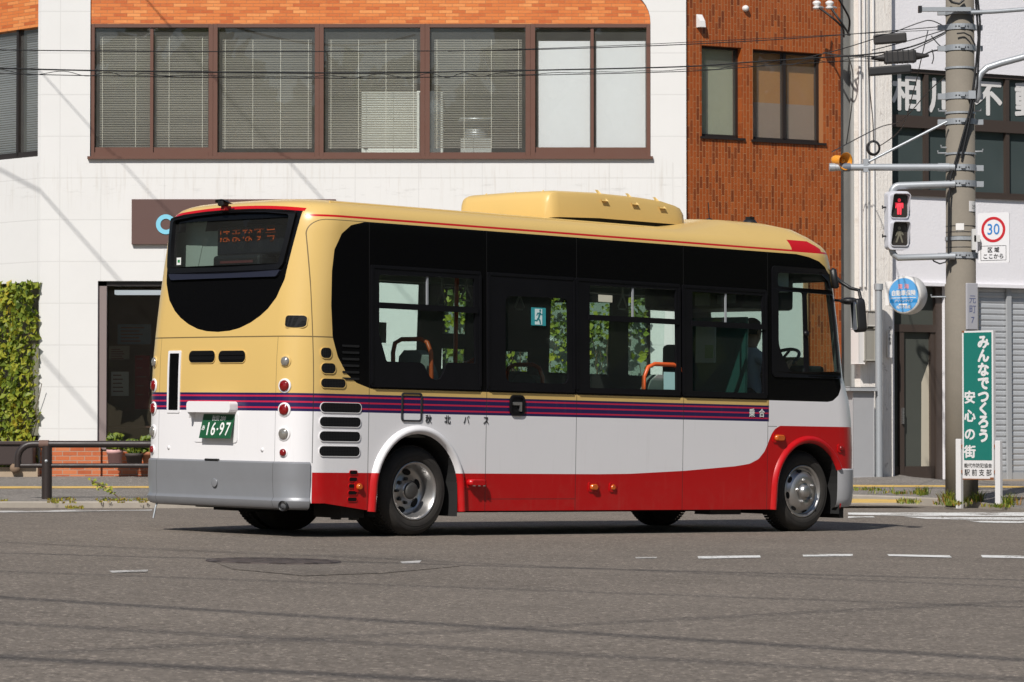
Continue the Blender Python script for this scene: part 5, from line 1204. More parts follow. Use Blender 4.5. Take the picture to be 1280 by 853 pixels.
# ---------------------------------------------------------------- plants
def leaf(mb, p, n, size, rnd, m):
    n = Vector(n).normalized(); a = n.orthogonal().normalized(); a = Matrix.Rotation(rnd.random() * 6.28, 3, n) @ a; b = n.cross(a); L = size; W = size * .42
    mb.add([p - a * L * .5, p + b * W + n * L * .10, p + a * L * .5 - n * L * .15, p - b * W + n * L * .10], [(0, 1, 2), (0, 2, 3)], m)
def climber(label, mp, ua, ub, za, zb_, count, seed, dens, parent=None, yel=None):
    rnd = random.Random(seed); lf = MB(); st = MB()
    for k in range(int((ub - ua) * 9)):
        u = ua + rnd.random() * (ub - ua); z = za; pts = []
        while z < za + (zb_ - za) * (.5 + .5 * rnd.random()):
            pts.append(mp(u, z, .05 + .05 * rnd.random())); z += .18; u += (rnd.random() - .5) * .14
        if len(pts) > 2: st.tube(pts, .006, 4)
    made = 0; tries = 0
    while made < count and tries < count * 8:
        tries += 1; u = ua + rnd.random() * (ub - ua); z = za + rnd.random() * (zb_ - za); f = (z - za) / (zb_ - za)
        q = noise.noise(Vector((u * 2.1, z * 1.7, seed))) + .5 * noise.noise(Vector((u * 6, z * 5, seed + 3)))
        if rnd.random() > dens(u, f, q): continue
        cl = noise.noise(Vector((u * 2.6 + 9, z * 2.2, seed + 7)))
        off = .03 + .16 * rnd.random() + .14 * max(0, q)
        y = rnd.random() + .10 + cl * .7 + (yel(f) if yel else 0)
        m = 4 if y < .10 else 0 if y < .45 else 1 if y < .85 else 2 if y < 1.18 else 3 if y < 1.5 or f > .35 else 5
        leaf(lf, mp(u, z, off), (mp(u, z, 1) - mp(u, z, 0)) + Vector((rnd.gauss(0, .55), rnd.gauss(0, .4), .35 + rnd.gauss(0, .45))), (.04 + .10 * rnd.random() ** 1.6), rnd, m); made += 1
    root = empty('climbing_plant', mp((ua + ub) / 2, 0, .1)); tag(root, label, 'plant')
    for mbx, nm, mt in ((lf, 'foliage', LEAF), (st, 'stem', STEM)):
        o = mbx.build(nm, mt, root); o.matrix_parent_inverse = Matrix.Translation(-root.location)
    return root
wmap = lambda u, z, o: Vector((0, FY, 0)) + wing_map(u, z, o) - Vector((0, FY, 0)) * 0
wingw = lambda u, z, o: wing_map(u, z, o) + Vector((0, FY, 0))
climber('dense climbing plant turning yellow over the window left of the white column', wingw, -.03, 2.2, .30, zg - .0, 4800, 5, lambda u, f, q: 1 if q > -.5 else .35, yel=lambda f: .75 * max(0, .45 - f))
facw = lambda u, z, o: Vector((u, FY - o, z))
climber('loose green climbing plant over the ground floor windows seen through the bus', facw, IX0 + .02, IX1 - .05, .4, GZ1 - .02, 1500, 11, lambda u, f, q: (.8 if q > .24 - .5 * f else .05), yel=lambda f: -.35)
def tuft(mb, x, y, z, n, h, spread, rnd, mats=(0, 1, 2)):
    for _ in range(n):
        a = rnd.random() * 6.28; r = spread * rnd.random(); l = h * (.5 + rnd.random() * .7); t = Vector((math.cos(a), math.sin(a), 0)); b = Vector((x, y, z)) + t * r * .5; s = t.cross(Vector((0, 0, 1))) * (.003 + .004 * rnd.random())
        m1 = b + t * l * .25 + Vector((0, 0, l * .6)); e = b + t * l * (.45 + .3 * rnd.random()) + Vector((0, 0, l * (.75 + .3 * rnd.random())))
        mb.add([b - s, b + s, m1 + s * .8, m1 - s * .8, e], [(0, 1, 2, 3), (3, 2, 4)], rnd.choice(mats))
rnd = random.Random(21); gr = MB()
spans = [(60, 95, 624, 630, 40, .035), (120, 190, 624, 629, 60, .03), (0, 8, 625, 628, 8, .03), (82, 105, 633.5, 636.5, 26, .025)]
for xa, xb, ya, yb, n, h in spans:
    for _ in range(n): p = ground(xa + (xb - xa) * rnd.random(), ya + (yb - ya) * rnd.random(), pzk); tuft(gr, p.x, p.y, p.z, 7, h, .05, rnd, (0, 2, 3, 5))
for cx_, cy_, w_, n, h in ((1154, 619, 9, 22, .11), (1186, 631, 26, 60, .06), (1185, 627, 10, 30, .14), (1205, 628, 16, 26, .09), (1222, 627, 9, 24, .13), (1246, 634, 20, 44, .05), (1263, 631, 10, 24, .14), (1090, 613, 30, 30, .05), (1130, 617, 40, 40, .05), (1135, 629, 16, 36, .06), (1070, 612, 14, 10, .04)):
    for _ in range(n): p = ground(cx_ + rnd.gauss(0, .45) * w_, cy_ + rnd.gauss(0, .8), pzk); tuft(gr, p.x, p.y, p.z, 5, h, .07, rnd, (0, 0, 1, 2, 4, 5))
tag(gr.build('grass', LEAF), 'weedy grass growing along the kerb and round the sign post', 'grass', kind='stuff')
# trailing weed on the left pavement
b0 = ground(152, 626, pzk); b1 = at(114, 601, b0.y + .25); mb = MB(); sp = MB(); pts = [b0.lerp(b1, k / 8) + Vector((0, 0, .03 * math.sin(k * PI / 8))) for k in range(9)]
wd_ = empty('weed', b0); tag(wd_, 'leaning green weed sprouting from the kerb left of the bus', 'plant')
sp.tube(pts, .008, 5)
for p in pts[1:]:
    for _ in range(6): leaf(mb, p + Vector((rnd.gauss(0, .035), rnd.gauss(0, .03), rnd.gauss(0, .03))), (rnd.gauss(0, 1), -1, 1), .03 + .03 * rnd.random(), rnd, rnd.choice((0, 1, 2)))
for x, nm, mt in ((mb, 'foliage', LEAF), (sp, 'stem', STEM)): o = x.build(nm, mt, wd_); o.matrix_parent_inverse = Matrix.Translation(-wd_.location)
w2 = ground(75, 592, pzk); mb = MB(); tuft(mb, w2.x, w2.y, w2.z, 40, .13, .12, rnd, (0, 1, 4)); tag(mb.build('weed', LEAF), 'small weed clump at the foot of the concrete step', 'plant')

# pots and planter by the shop window
def pot(px, py, Y, r, h, mat, label, bush, seed, col=(0, 1, 4), kind='fern'):
    p = at(px, py, Y); rnd = random.Random(seed); root = empty('potted_plant', (p.x, Y, p.z), 0, label, 'plant')
    mb = MB(); mb.lathe([(0, 0), (r * .78, 0), (r * .92, h * .72), (r, h * .72), (r * 1.02, h), (r * .92, h), (r * .85, h * .85), (0, h * .85)], 22); mb.build('pot', mat, root)
    fo = MB()
    if kind == 'fern': tuft(fo, 0, 0, h * .85, 130, bush, r * 1.3, rnd, col)
    for _ in range(240 if kind != 'fern' else 120):
        a = rnd.random() * 6.28; q = rnd.random() ** .5 * bush * .6; leaf(fo, Vector((math.cos(a) * q, math.sin(a) * q, h + rnd.random() * bush * 1.1)), (rnd.gauss(0, .7), -.6, .6), .06 + .05 * rnd.random(), rnd, rnd.choice(col))
    fo.build('foliage', LEAF, root)
pot(143.5, 580, FY - .35, .118, .20, simple('pink_pot', (.62, .36, .34), .6), 'pink flower pot with a green plant beside the brick base', .20, 2)
pot(168, 581, FY - .40, .13, .16, simple('dark_pot', (.06, .045, .04), .7), 'spreading green fern in a dark pot between pink pot and bus', .17, 3)
pot(187, 581, FY - .35, .11, .18, simple('terracotta', (.36, .14, .07), .8), 'green fern in a terracotta pot at the bus tail', .20, 4)
pl = empty('planter', (at(20, 585, FY - .1).x, FY - .15, .36), 0, 'long dark brown trough planter on the step under the climbing plant', 'planter')
mb = MB(); mb.cbox(-.75, .28, -.2, .2, .04, .36, .02); mb.cbox(-.78, .31, -.23, .23, .33, .38, .01); mb.build('trough', simple('trough_brown', (.04, .025, .022), .6), pl)
mb = MB(); 
for x in (-.6, 0.02): mb.lathe([(0, -.24), (.07, -.24), (.07, .2), (0, .2)], 12, Matrix.Translation((x, 0, -.0)) @ Matrix.Rotation(PI / 2, 4, 'X'))
mb.build('log_foot', simple('log', (.22, .15, .10), .9), pl)

# ---------------------------------------------------------------- guard rail
RAILC = simple('rail_brown', (.030, .021, .019), .45, var=.25, scale=12)
q0 = ground(58.5, 624, pzk); RY = q0.y; gr_ = empty('guard_rail', (q0.x, RY, q0.z), 0, 'dark brown pipe guard rail along the pavement left of the bus', 'guard rail')
def RX(px): return at(px, 560, RY).x - q0.x
def RZ(py): return at(58, py, RY).z - q0.z
zt_, zm_ = RZ(555.5), RZ(582.3); R1 = .042; xl_, xr2 = RX(22.5), 7.0
mb = MB(); pts = [(xl_, 0, zm_ - .02), (xl_, 0, zm_ + .08)] + [(xl_ + .17 - .17 * math.cos(rad(a)), 0, zt_ - .17 + .17 * math.sin(rad(a))) for a in range(0, 91, 15)] + [(2, 0, zt_), (xr2, 0, zt_)]
mb.tube(pts, R1, 14); mb.tube([(RX(49), 0, zt_), (RX(61), 0, zt_)], R1 + .008, 14, 1); mb.build('top_rail', [RAILC, simple('rail_rust', (.14, .08, .06), .7)], gr_)
mb = MB(); mb.tube([(xl_ + .02, 0, zm_), (xr2, 0, zm_)], .028, 12); mb.build('lower_rail', RAILC, gr_)
for x in (0, 2.3, 4.6, 6.9):
    mb = MB(); mb.tube([(x, .0, -.1), (x, .0, zt_ - .02)], .062, 16); mb.build('post', RAILC, gr_)
mb = MB(); mb.lathe([(0, .012), (.014, .01), (.02, 0)], 10, Matrix.Translation((0, -.062, zt_ - .2)) @ Matrix.Rotation(PI / 2, 4, 'X')); mb.build('bolt', GREY_METAL, gr_)

# ---------------------------------------------------------------- utility pole and what hangs on it
PY = 41.0; PC = ground(1202, 625.5, pzk); PY = PC.y; PX = at(1201, 300, PY).x
pole = empty('utility_pole', (PX, PY, PC.z), 0, 'grey concrete utility pole with steel bands rising behind the green sign', 'utility pole')
PS = FPX / PY
def PZ(py): return at(1200, py, PY).z - PC.z
def PXo(px): return at(px, 300, PY).x - PX
def prad(z): return .190 - .0028 * z
mb = MB(); mb.lathe([(.0, -.3), (prad(0) + .01, -.3), (prad(0) + .006, PZ(356)), (prad(2.8), PZ(355)), (prad(11), 11), (0, 11)], 40)
for py in (291, 310, 296.5, 283.5): z = PZ(py); mb.lathe([(prad(z), z - .006), (prad(z) + .004, z), (prad(z), z + .006)], 32, None, 1)
mb.build('shaft', [POLE_M, BLACK], pole)
BANDM = simple('band_steel', (.36, .38, .40), .45, .3, var=.25, scale=12)
for py, hh in ((16, .035), (35, .035), (61, .035), (121, .04), (153, .035), (210.5, .038), (230.5, .038), (299, .022), (320, .038), (86, .012), (142, .012), (193, .012)):
    z = PZ(py); r = prad(z) + .004; mb = MB(); mb.lathe([(r, z - hh), (r + .008, z - hh), (r + .008, z + hh), (r, z + hh)], 32, None, 0, False)
    if hh > .03:
        for sx in (-1, 1): mb.box(sx * (r + .045) - .05, sx * (r + .045) + .05, -.03, .03, z - hh * .9, z + hh * .9)
        mb.box(-.02, .03, -r - .03, -r, z - .015, z + .01)
        for q in range(5): a = -PI / 2 + (q - 2) * .2; mb.box(math.cos(a) * (r + .009) - .008, math.cos(a) * (r + .009) + .008, math.sin(a) * (r + .011) - .004, math.sin(a) * (r + .011) + .004, z - .006, z + .006, 1)
    mb.build('band', [BANDM, BLACK], pole)
for px, py, s in ((1173, 139.5, -1), (1226, 139, 1), (1172, 192, -1), (1228, 190, 1), (1163, 371.5, -1), (1176, 185, -1)):
    z = PZ(py); mb = MB(); mb.tube([(s * .17, -.03, z), (PXo(px), -.06, z), (PXo(px), -.06, z + .03)], .011, 6); mb.build('climbing_step', GREY_METAL, pole)
AM = GREY_METAL
z = PZ(211); mb = MB(); mb.tube([(PXo(1036), -.2, z), (-.1, -.2, z)], .043, 14); mb.tube([(PXo(1035), -.2, z), (PXo(1042), -.2, z)], .05, 14); mb.tube([(PXo(1051), -.2, z), (PXo(1061), -.2, z)], .052, 14, 1); mb.tube([(PXo(1170), -.2, z), (PXo(1184), -.2, z)], .05, 14)
mb.build('speaker_arm', [AM, simple('arm_band_blue', (.12, .14, .17), .5)], pole)
mb = MB(); mb.tube([(PXo(1080), -.2, z + .05), (PXo(1182), -.17, PZ(154))], .016, 8); mb.box(PXo(1077), PXo(1083), -.24, -.16, z - .06, z + .10); mb.build('brace', AM, pole)
zs1, zs2 = PZ(232), PZ(321.5)
mb = MB(); mb.tube([(-.1, -.2, zs1), (PXo(1122), -.2, zs1 - .02)] + [(PXo(1122) - .09 * math.sin(rad(a)), -.2, zs1 - .02 - .09 + .09 * math.cos(rad(a))) for a in range(15, 91, 15)] + [(PXo(1122) - .09, -.2, PZ(243))], .045, 14); mb.build('signal_arm', AM, pole)
mb = MB(); mb.tube([(-.1, -.2, zs2), (PXo(1120), -.2, zs2 - .02), (PXo(1114), -.2, zs2 + .03), (PXo(1112), -.2, PZ(312))], .040, 14); mb.build('signal_arm', AM, pole)
mb = MB(); mb.tube([(.17, -.12, PZ(128)), (.2, -.16, PZ(122)), (PXo(1220), -.18, PZ(104)), (PXo(1224), -.18, PZ(94)), (PXo(1232), -.18, PZ(87)), (PXo(1250), -.18, PZ(81)), (PXo(1330), -.2, PZ(60))], .042, 12); mb.box(PXo(1208), PXo(1217), -.24, -.12, PZ(126), PZ(116)); mb.build('lamp_bracket', AM, pole)
mb = MB(); z = PZ(15); mb.box(PXo(1147), .1, -.26, -.2, z - .025, z + .025); mb.box(PXo(1146), PXo(1150), -.27, -.19, z - .04, z + .04, 1); mb.tube([(.1, -.24, PZ(19)), (PXo(1240), -.24, PZ(18)), (PXo(1340), -.3, PZ(11))], .026, 10); mb.build('crossarm', [BANDM, BLACK], pole)
for px0, px1, py0, py1, nm in ((1192.5, 1202.5, 280.5, 289, 'white_tag'), (1209, 1218.5, 252.5, 265.5, 'number_tag')):
    mb = MB(); r = prad(3.5) + .006
    xa, xb = PXo(px0), PXo(px1); n = 5; vs = []
    for k in range(n + 1):
        x = xa + (xb - xa) * k / n; x = max(-r * .995, min(r * .995, x)); y = -math.sqrt(r * r - x * x)
        vs += [(x, y, PZ(py1)), (x, y, PZ(py0))]
    mb.add(vs, [(2 * k, 2 * k + 2, 2 * k + 3, 2 * k + 1) for k in range(n)]); o = mb.build(nm, WHITE_PLASTIC, pole)
    if nm == 'number_tag':
        xm_ = (xa + xb) / 2; ym = -math.sqrt(max(.001, r * r - xm_ * xm_)); nn = Vector((xm_, ym, 0)).normalized(); rt = Vector((0, 0, 1)).cross(nn)
        text('tag_lettering', '29', frame((xm_ + nn.x * .022, ym + nn.y * .022, PZ(260.2)), rt, (0, 0, 1)), .07, INK, o)
BLUEINK = simple('blue_ink', (.10, .12, .24), .6)
mb = MB(); xp = PXo(1212); r = prad(2.4) + .03; yp = -math.sqrt(r * r - xp * xp); nn = Vector((xp, yp, 0)).normalized(); rt = Vector((0, 0, 1)).cross(nn); PMx = frame((xp, yp, PZ(384)), rt, (0, 0, 1)); hh = (PZ(355) - PZ(413)) / 2
mb.cbox(-.085, .085, -hh, hh, -.02, .01, .008, 0, PMx); o = mb.build('town_plate', simple('town_plate_grey', (.40, .395, .42), .6), pole)
for ch, q in (('元', .12), ('町', 0.0), ('7', -.13)): text('plate_lettering', ch, PMx @ Matrix.Translation((0, q - .04, .012)), .11, BLUEINK, o)
mb = MB(); mb.box(PXo(1211.5), PXo(1216.5), -.26, -.16, PZ(314), PZ(288)); mb.box(PXo(1214), PXo(1221.5), -.26, -.20, PZ(304), PZ(296)); mb.build('sign_clamp', simple('clamp_white', (.56, .55, .53), .5), pole)
# black cables running down the pole
mb = MB()
for pts in ([(1216, -20), (1219, 20), (1221, 50), (1217, 92), (1210, 140), (1196, 190), (1186, 222), (1183.5, 250), (1182.5, 330)], [(1218, -20), (1223, 30), (1222, 60), (1219, 110), (1208, 160), (1199, 200)]):
    mb.tube([(PXo(x), -.215, PZ(y)) for x, y in pts], .014, 6)
mb.tube([(PXo(x), -.20, PZ(y)) for x, y in ((1160, 322), (1165, 328), (1172, 331), (1179, 329), (1183, 322))], .010, 6); mb.build('down_cable', BLACK, pole)
for pts, r_ in (([(1194, 45), (1203, 44), (1211, 48), (1217, 60)], .010), ([(1183, 0), (1188, 6), (1197, 8), (1203, 3)], .016)): mb = MB(); mb.tube([(PXo(x), -.22, PZ(y)) for x, y in pts], r_, 6); mb.build('cable_loop', BLACK, pole)
# horn loudspeaker
HX = Vector((PX + PXo(1049), PY - .2, PC.z + PZ(203)))
hd_ = Vector((.55, -.75, -.12)).normalized(); rt = hd_.cross(Vector((0, 0, 1))).normalized(); HM = frame(HX + Vector((0, 0, .02)), -rt, rt.cross(hd_)); HM = HX and frame(HX, Vector((0, 0, 1)).cross(hd_), hd_.cross(Vector((0, 0, 1)).cross(hd_)))
sp_ = empty('loudspeaker', HX, 0, 'orange horn loudspeaker on the end of the long steel arm', 'loudspeaker'); HL_ = Matrix.Translation(-HX) @ HM
OR = simple('horn_orange', (.80, .30, .02), .4); mb = MB(); mb.lathe([(0, -.12), (.055, -.12), (.065, -.08), (.062, .0), (.075, .05), (.105, .09), (.11, .095), (.10, .088), (.070, .045), (.05, 0), (.0, -.01)], 28, HL_); mb.build('horn', OR, sp_)
mb = MB(); mb.lathe([(0, .06), (.025, .055), (.03, .03), (.028, 0)], 16, HL_); mb.build('horn_throat', OR, sp_)
mb = MB(); mb.box(-.05, .05, -.03, .03, -.09, -.05); mb.box(-.02, .02, -.02, .02, -.1, -.03); mb.build('bracket', GREY_METAL, sp_)
# pedestrian signal
SX = PX + PXo(1119); SZ = PC.z + PZ(277.5); sig = empty('pedestrian_signal', (SX, PY - .2, SZ), rad(14), 'white pedestrian signal with its red figure lit, hung left of the concrete pole', 'signal')
SW = simple('signal_white', (.60, .60, .64), .45, var=.06); hw, hh = .142, .355
mb = MB(); mb.plate(rrect(-hw, hw, -hh, hh, .05), [], lambda a, b, o: Vector((a, -o, b)), -.06, .07); mb.build('housing', SW, sig)
def figure(parts, Mf, mat, nm, par):
    mb = MB()
    for P in [[(a * .84, b * .9) for a, b in Q] for Q in parts]: mb.plate(P, [], lambda a, b, o: Mf @ Vector((a, b, o)), 0, .004)
    return mb.build(nm, mat, par)
stand = [[(-.035, -.005), (.035, -.005), (.045, .055), (-.045, .055)], [(-.062, .055), (-.042, .055), (-.045, -.02), (-.06, -.02)], [(.062, .055), (.042, .055), (.045, -.02), (.06, -.02)], [(-.034, -.006), (-.003, -.006), (-.006, -.105), (-.030, -.105)], [(.034, -.006), (.003, -.006), (.006, -.105), (.030, -.105)], [(.0 + .024 * math.cos(a * PI / 6), .088 + .026 * math.sin(a * PI / 6)) for a in range(12)]]
walk = [[(-.025, -.01), (.03, -.01), (.035, .055), (-.03, .055)], [(-.03, .05), (-.01, .04), (-.05, -.02), (-.065, -.01)], [(.03, .05), (.015, .035), (.055, -.01), (.068, .003)], [(-.025, -.01), (.005, -.01), (-.035, -.105), (-.06, -.105)], [(.005, -.01), (.03, -.01), (.06, -.105), (.035, -.105)], [(.0 + .024 * math.cos(a * PI / 6), .088 + .026 * math.sin(a * PI / 6)) for a in range(12)]]
LENSD = simple('signal_lens_dark', (.035, .03, .026), .25)
for q, (zc, P, mt) in enumerate(((.175, stand, emit('signal_red', (1, .05, .08), .36)), (-.165, walk, simple('signal_walk_off', (.16, .15, .11), .5)))):
    mb = MB(); mb.plate(rrect(-.105, .105, zc - .140, zc + .140, .03), [], lambda a, b, o: Vector((a, -o, b)), .071, .074); ln = mb.build('lamp_panel', LENSD, sig)
    figure(P, Matrix(((1, 0, 0, 0), (0, 0, -1, -.075), (0, 1, 0, zc - .01), (0, 0, 0, 1))), mt, 'figure', ln)
    mb = MB(); Q = rrect(-.115, .115, zc - .150, zc + .150, .035); Q2 = rrect(-.108, .108, zc - .143, zc + .143, .03); k = len(Q); vs = []
    for a, b in Q:
        d = .02 + .085 * sstep(-.12, .13, b - zc); vs += [(a, -.07, b), (a, -.07 - d, b)]
    for a, b in Q2:
        d = .02 + .085 * sstep(-.12, .13, b - zc); vs += [(a, -.07, b), (a, -.07 - d, b)]
    mb.add(vs, [(2 * i, 2 * ((i + 1) % k), 2 * ((i + 1) % k) + 1, 2 * i + 1) for i in range(k)] + [(2 * k + 2 * i + 1, 2 * k + 2 * ((i + 1) % k) + 1, 2 * k + 2 * ((i + 1) % k), 2 * k + 2 * i) for i in range(k)] + [(2 * i + 1, 2 * ((i + 1) % k) + 1, 2 * k + 2 * ((i + 1) % k) + 1, 2 * k + 2 * i + 1) for i in range(k)]); mb.build('visor', SW, sig)
for z_ in (.16, -.19):
    mb = MB(); mb.tube([(-hw - .05, .0, z_), (-hw, .0, z_)], .012, 6); mb.tube([(-hw - .045, 0, z_ - .02), (-hw - .045, 0, z_ + .025)], .008, 6); mb.build('hinge', BLACK, sig)
# speed limit sign
SGX = PX + PXo(1238); sg_ = empty('speed_sign', (SGX, PY - .25, PC.z + PZ(299)), rad(-30), 'white thirty speed limit sign with a red ring right of the concrete pole', 'sign')
def fm(a, b, o): return Vector((a, -o, b))
SIGNW = simple('sign_white', (.70, .69, .70), .45, var=.05); SIGNR = simple('sign_red', (.50, .012, .02), .45, var=.08); SIGNB = simple('sign_blue', (.03, .20, .52), .45, var=.05)
mb = MB(); mb.plate(rrect(-.205, .205, -.305, .305, .02), [], fm, -.012, 0); mb.build('panel', SIGNW, sg_)
c_ = [(math.cos(2 * PI * k / 48), math.sin(2 * PI * k / 48)) for k in range(48)]
mb = MB(); mb.plate([(.155 * a, .10 + .155 * b) for a, b in c_], [[(.122 * a, .10 + .122 * b) for a, b in c_]], fm, 0, .003); mb.build('ring', SIGNR, sg_)
text('sign_lettering', '30', frame((0, -.003, .098), (1, 0, 0), (0, 0, 1)), .185, SIGNB, sg_, bold=.001, sx=.92)
mb = MB(); mb.plate(rrect(-.165, .165, -.275, -.095, .008), [rrect(-.160, .160, -.270, -.100, .006)], fm, 0, .002); mb.build('sign_border', INK, sg_)
text('sign_lettering', '区 域', frame((0, -.003, -.150), (1, 0, 0), (0, 0, 1)), .068, INK, sg_, bold=.0012); text('sign_lettering', 'ここから', frame((0, -.003, -.228), (1, 0, 0), (0, 0, 1)), .066, INK, sg_, bold=.0012, sx=1.04)
# green neighbourhood sign on two legs
l1, l2 = ground(1196, 627.5, pzk), ground(1247.5, 633, pzk)
GY = (l1.y + l2.y) / 2; ang = math.atan2(l2.y - l1.y, l2.x - l1.x) * .55; gc = at(1222.3, 506, GY - .03)
gs = empty('street_sign', (gc.x, GY - .03, pzk(gc.x, GY)), ang, 'tall green notice board with white Japanese lettering on two white legs', 'sign')
zz = lambda py: at(1222, py, GY - .03).z - gs.location.z
W2 = .218; gt_, gb_ = zz(413.5), zz(600)
WHS = simple('board_white', (.66, .645, .64), .5, var=.12, scale=9); GRN = simple('board_green', (.010, .155, .125), .4, var=.12); RUST = simple('rust', (.22, .08, .03), .9)
mb = MB(); mb.plate(rrect(-W2, W2, gb_, gt_, .004), [], fm, -.05, 0); mb.build('board', WHS, gs)
mb = MB(); mb.plate(rrect(-W2 + .022, W2 - .022, zz(575.5), gt_ - .022, .003), [], fm, 0, .003); mb.build('green_panel', GRN, gs)
for s in (-1, 1):
    lg = l1 if s < 0 else l2; M_ = Matrix.Translation(-gs.location); lx = (Matrix.Rotation(-ang, 4, 'Z') @ (M_ @ Vector((lg.x, lg.y, lg.z))))
    mb = MB(); mb.cbox(s * .275 - .036, s * .275 + .036, -.01, .05, lx.z - .1, zz(551) + (.02 if s < 0 else 0), .006); mb.build('leg', WHS, gs)
    mb = MB(); mb.box(min(s * .24, s * W2 * .98), max(s * .24, s * W2 * .98), .004, .03, zz(560), zz(556)); mb.box(min(s * .24, s * W2 * .98), max(s * .24, s * W2 * .98), .004, .03, zz(592), zz(588)); mb.build('clip', RUST, gs)
mb = MB(); mb.box(-W2, W2 - .02, -.004, .003, gb_ + .002, gb_ + .014); mb.box(W2 - .05, W2, -.004, .003, gb_ + .002, gb_ + .03); mb.box(-W2 - .002, -W2 + .03, -.004, .0, gt_ - .02, gt_ + .002); mb.build('rust_edge', RUST, gs)
y0s = [429, 446, 463.5, 480.5, 497, 512.5, 528.5, 546]
for ch, py in zip('みんなでつくろう', y0s): text('sign_lettering', ch, frame((.082, -.0045, zz(py)), (1, 0, 0), (0, 0, 1)), .168, WHS, gs, bold=.009, sx=.98)
for ch, py in zip('安心の街', (498, 521, 544, 566)): text('sign_lettering', ch, frame((-.110, -.0045, zz(py)), (1, 0, 0), (0, 0, 1)), .155, WHS, gs, bold=.006, sx=1.05)
text('sign_lettering', '能代市防犯協会', frame((.0, -.002, zz(582.5)), (1, 0, 0), (0, 0, 1)), .056, INK, gs, bold=.0003); text('sign_lettering', '駅 前 支 部', frame((.0, -.002, zz(591.5)), (1, 0, 0), (0, 0, 1)), .084, INK, gs, bold=.0006, sx=.95)
# round insurance sign on the estate office
rc = at(1129.5, 369, 46.2); rs = empty('round_sign', rc, rad(-36), 'round sky blue insurance sign projecting over the brown entrance', 'sign')
SKYB = simple('sign_sky_blue', (.10, .34, .66), .4, var=.06); DBL = simple('sign_deep_blue', (.02, .22, .52), .4)
mb = MB(); TM = Matrix.Rotation(PI / 2, 4, 'X'); mb.lathe([(0, .0), (.245, .0), (.262, -.012), (.268, -.03), (.268, -.20), (.25, -.22), (0, -.22)], 48, TM, 0); mb.build('drum', simple('sign_rim', (.60, .585, .56), .5), rs)
mb = MB(); mb.plate([(.238 * a, .238 * b) for a, b in c_], [], fm, 0, .003); mb.build('face', SKYB, rs)
PINK = simple('sign_pink', (.78, .34, .38), .5)
text('sign_lettering', '東 海', frame((0, -.0045, .115), (1, 0, 0), (0, 0, 1)), .078, PINK, rs, bold=.002); text('sign_lettering', '自動車保険', frame((0, -.0045, .022), (1, 0, 0), (0, 0, 1)), .085, WHITE_PLASTIC, rs, bold=.002, sx=.92)
mb = MB(); mb.box(-.20, .20, -.006, -.003, -.044, -.034); mb.box(-.075, .06, -.006, -.003, -.142, -.122); mb.build('sign_stripe', WHITE_PLASTIC, rs)
mb = MB(); mb.plate([(-.222, -.062), (-.222, -.108), (.222, -.108), (.222, -.062)][::-1], [], fm, .003, .005); mb.build('sign_banner', DBL, rs)
text('sign_lettering', 'グリーンライフ', frame((0, -.006, -.085), (1, 0, 0), (0, 0, 1)), .042, WHITE_PLASTIC, rs, bold=.001, shear=.2); text('sign_lettering', '相川不動産', frame((0, -.0045, -.172), (1, 0, 0), (0, 0, 1)), .050, WHITE_PLASTIC, rs, bold=.0006, sx=.9)
bx = at(1110.5, 370, 46.9); mb = MB(); mb.box(-.33, -.22, .06, .28, -.14, .20); mb.box(-.26, -.1, .1, .16, .12, .16); mb.build('bracket', WHITE_PLASTIC, rs)

# ---------------------------------------------------------------- services on the estate office pilaster
def onwall(name, px0, px1, py0, py1, d0, d1, mat, label, cat, c=.008):
    a = wp(px0, (py0 + py1) / 2, -d0); b = wp(px1, (py0 + py1) / 2, -d0); zt = wp(px0, py0, -d0)[1]; zb_ = wp(px0, py1, -d0)[1]
    mb = MB(); mb.cbox(a[0], b[0], d1, d0, zb_, zt, c); o = mb.build(name, mat); o.location = BO; o.rotation_euler = (0, 0, A); return tag(o, label, cat)
onwall('meter_box', 1081, 1094, 411, 451, -.34, -.14, simple('meter_grey', (.30, .285, .25), .6), 'beige grey meter box beside the steel pipe, the larger one', 'meter box', .02)
onwall('meter_box', 1083.5, 1095, 389, 408, -.30, -.14, simple('meter_grey_pale', (.42, .40, .37), .6), 'smaller pale meter box above the larger grey one', 'meter box', .02)
onwall('wall_box', 1073, 1080.5, 411, 455, -.32, -.14, WHITE_PLASTIC, 'narrow white service box left of the larger meter box', 'box', .01)
onwall('cable_tray', 1062, 1095, 484, 488.5, -.52, -.14, GREY_PAINT, 'grey sheet shelf above the grey lower panel', 'shelf')
onwall('wall_panel', 1066, 1092.5, 489, 597, -.46, -.142, simple('panel_grey', (.40, .40, .41), .55, var=.2, scale=3), 'tall grey metal panel at the foot of the white pilaster', 'panel')
t_, z_ = wp(1098.5, 470, .45); tz = wp(1098.5, 355, .45)[1]; mb = MB(); mb.tube([(t_, -.45, .1), (t_, -.45, tz - .09)], .053, 16); mb.tube([(t_, -.45, tz - .09), (t_, -.45, tz)], .068, 16); o = mb.build('drain_pipe', GREY_METAL); o.location = BO; o.rotation_euler = (0, 0, A); tag(o, 'thick galvanised standpipe in front of the white pilaster', 'pipe')
onwall('name_plate', 1110, 1115, 413, 447, -.20, -.17, WHITE_PLASTIC, 'narrow white name plate with tiny black characters by the entrance', 'sign', .003)
np_ = COL.objects['name_plate']; ta = wp(1112.5, 430, .2)
text('plate_lettering', '相\n川\n不\n動\n産', frame((ta[0], -.203, ta[1] + .12), (1, 0, 0), (0, 0, 1)), .055, INK, np_)
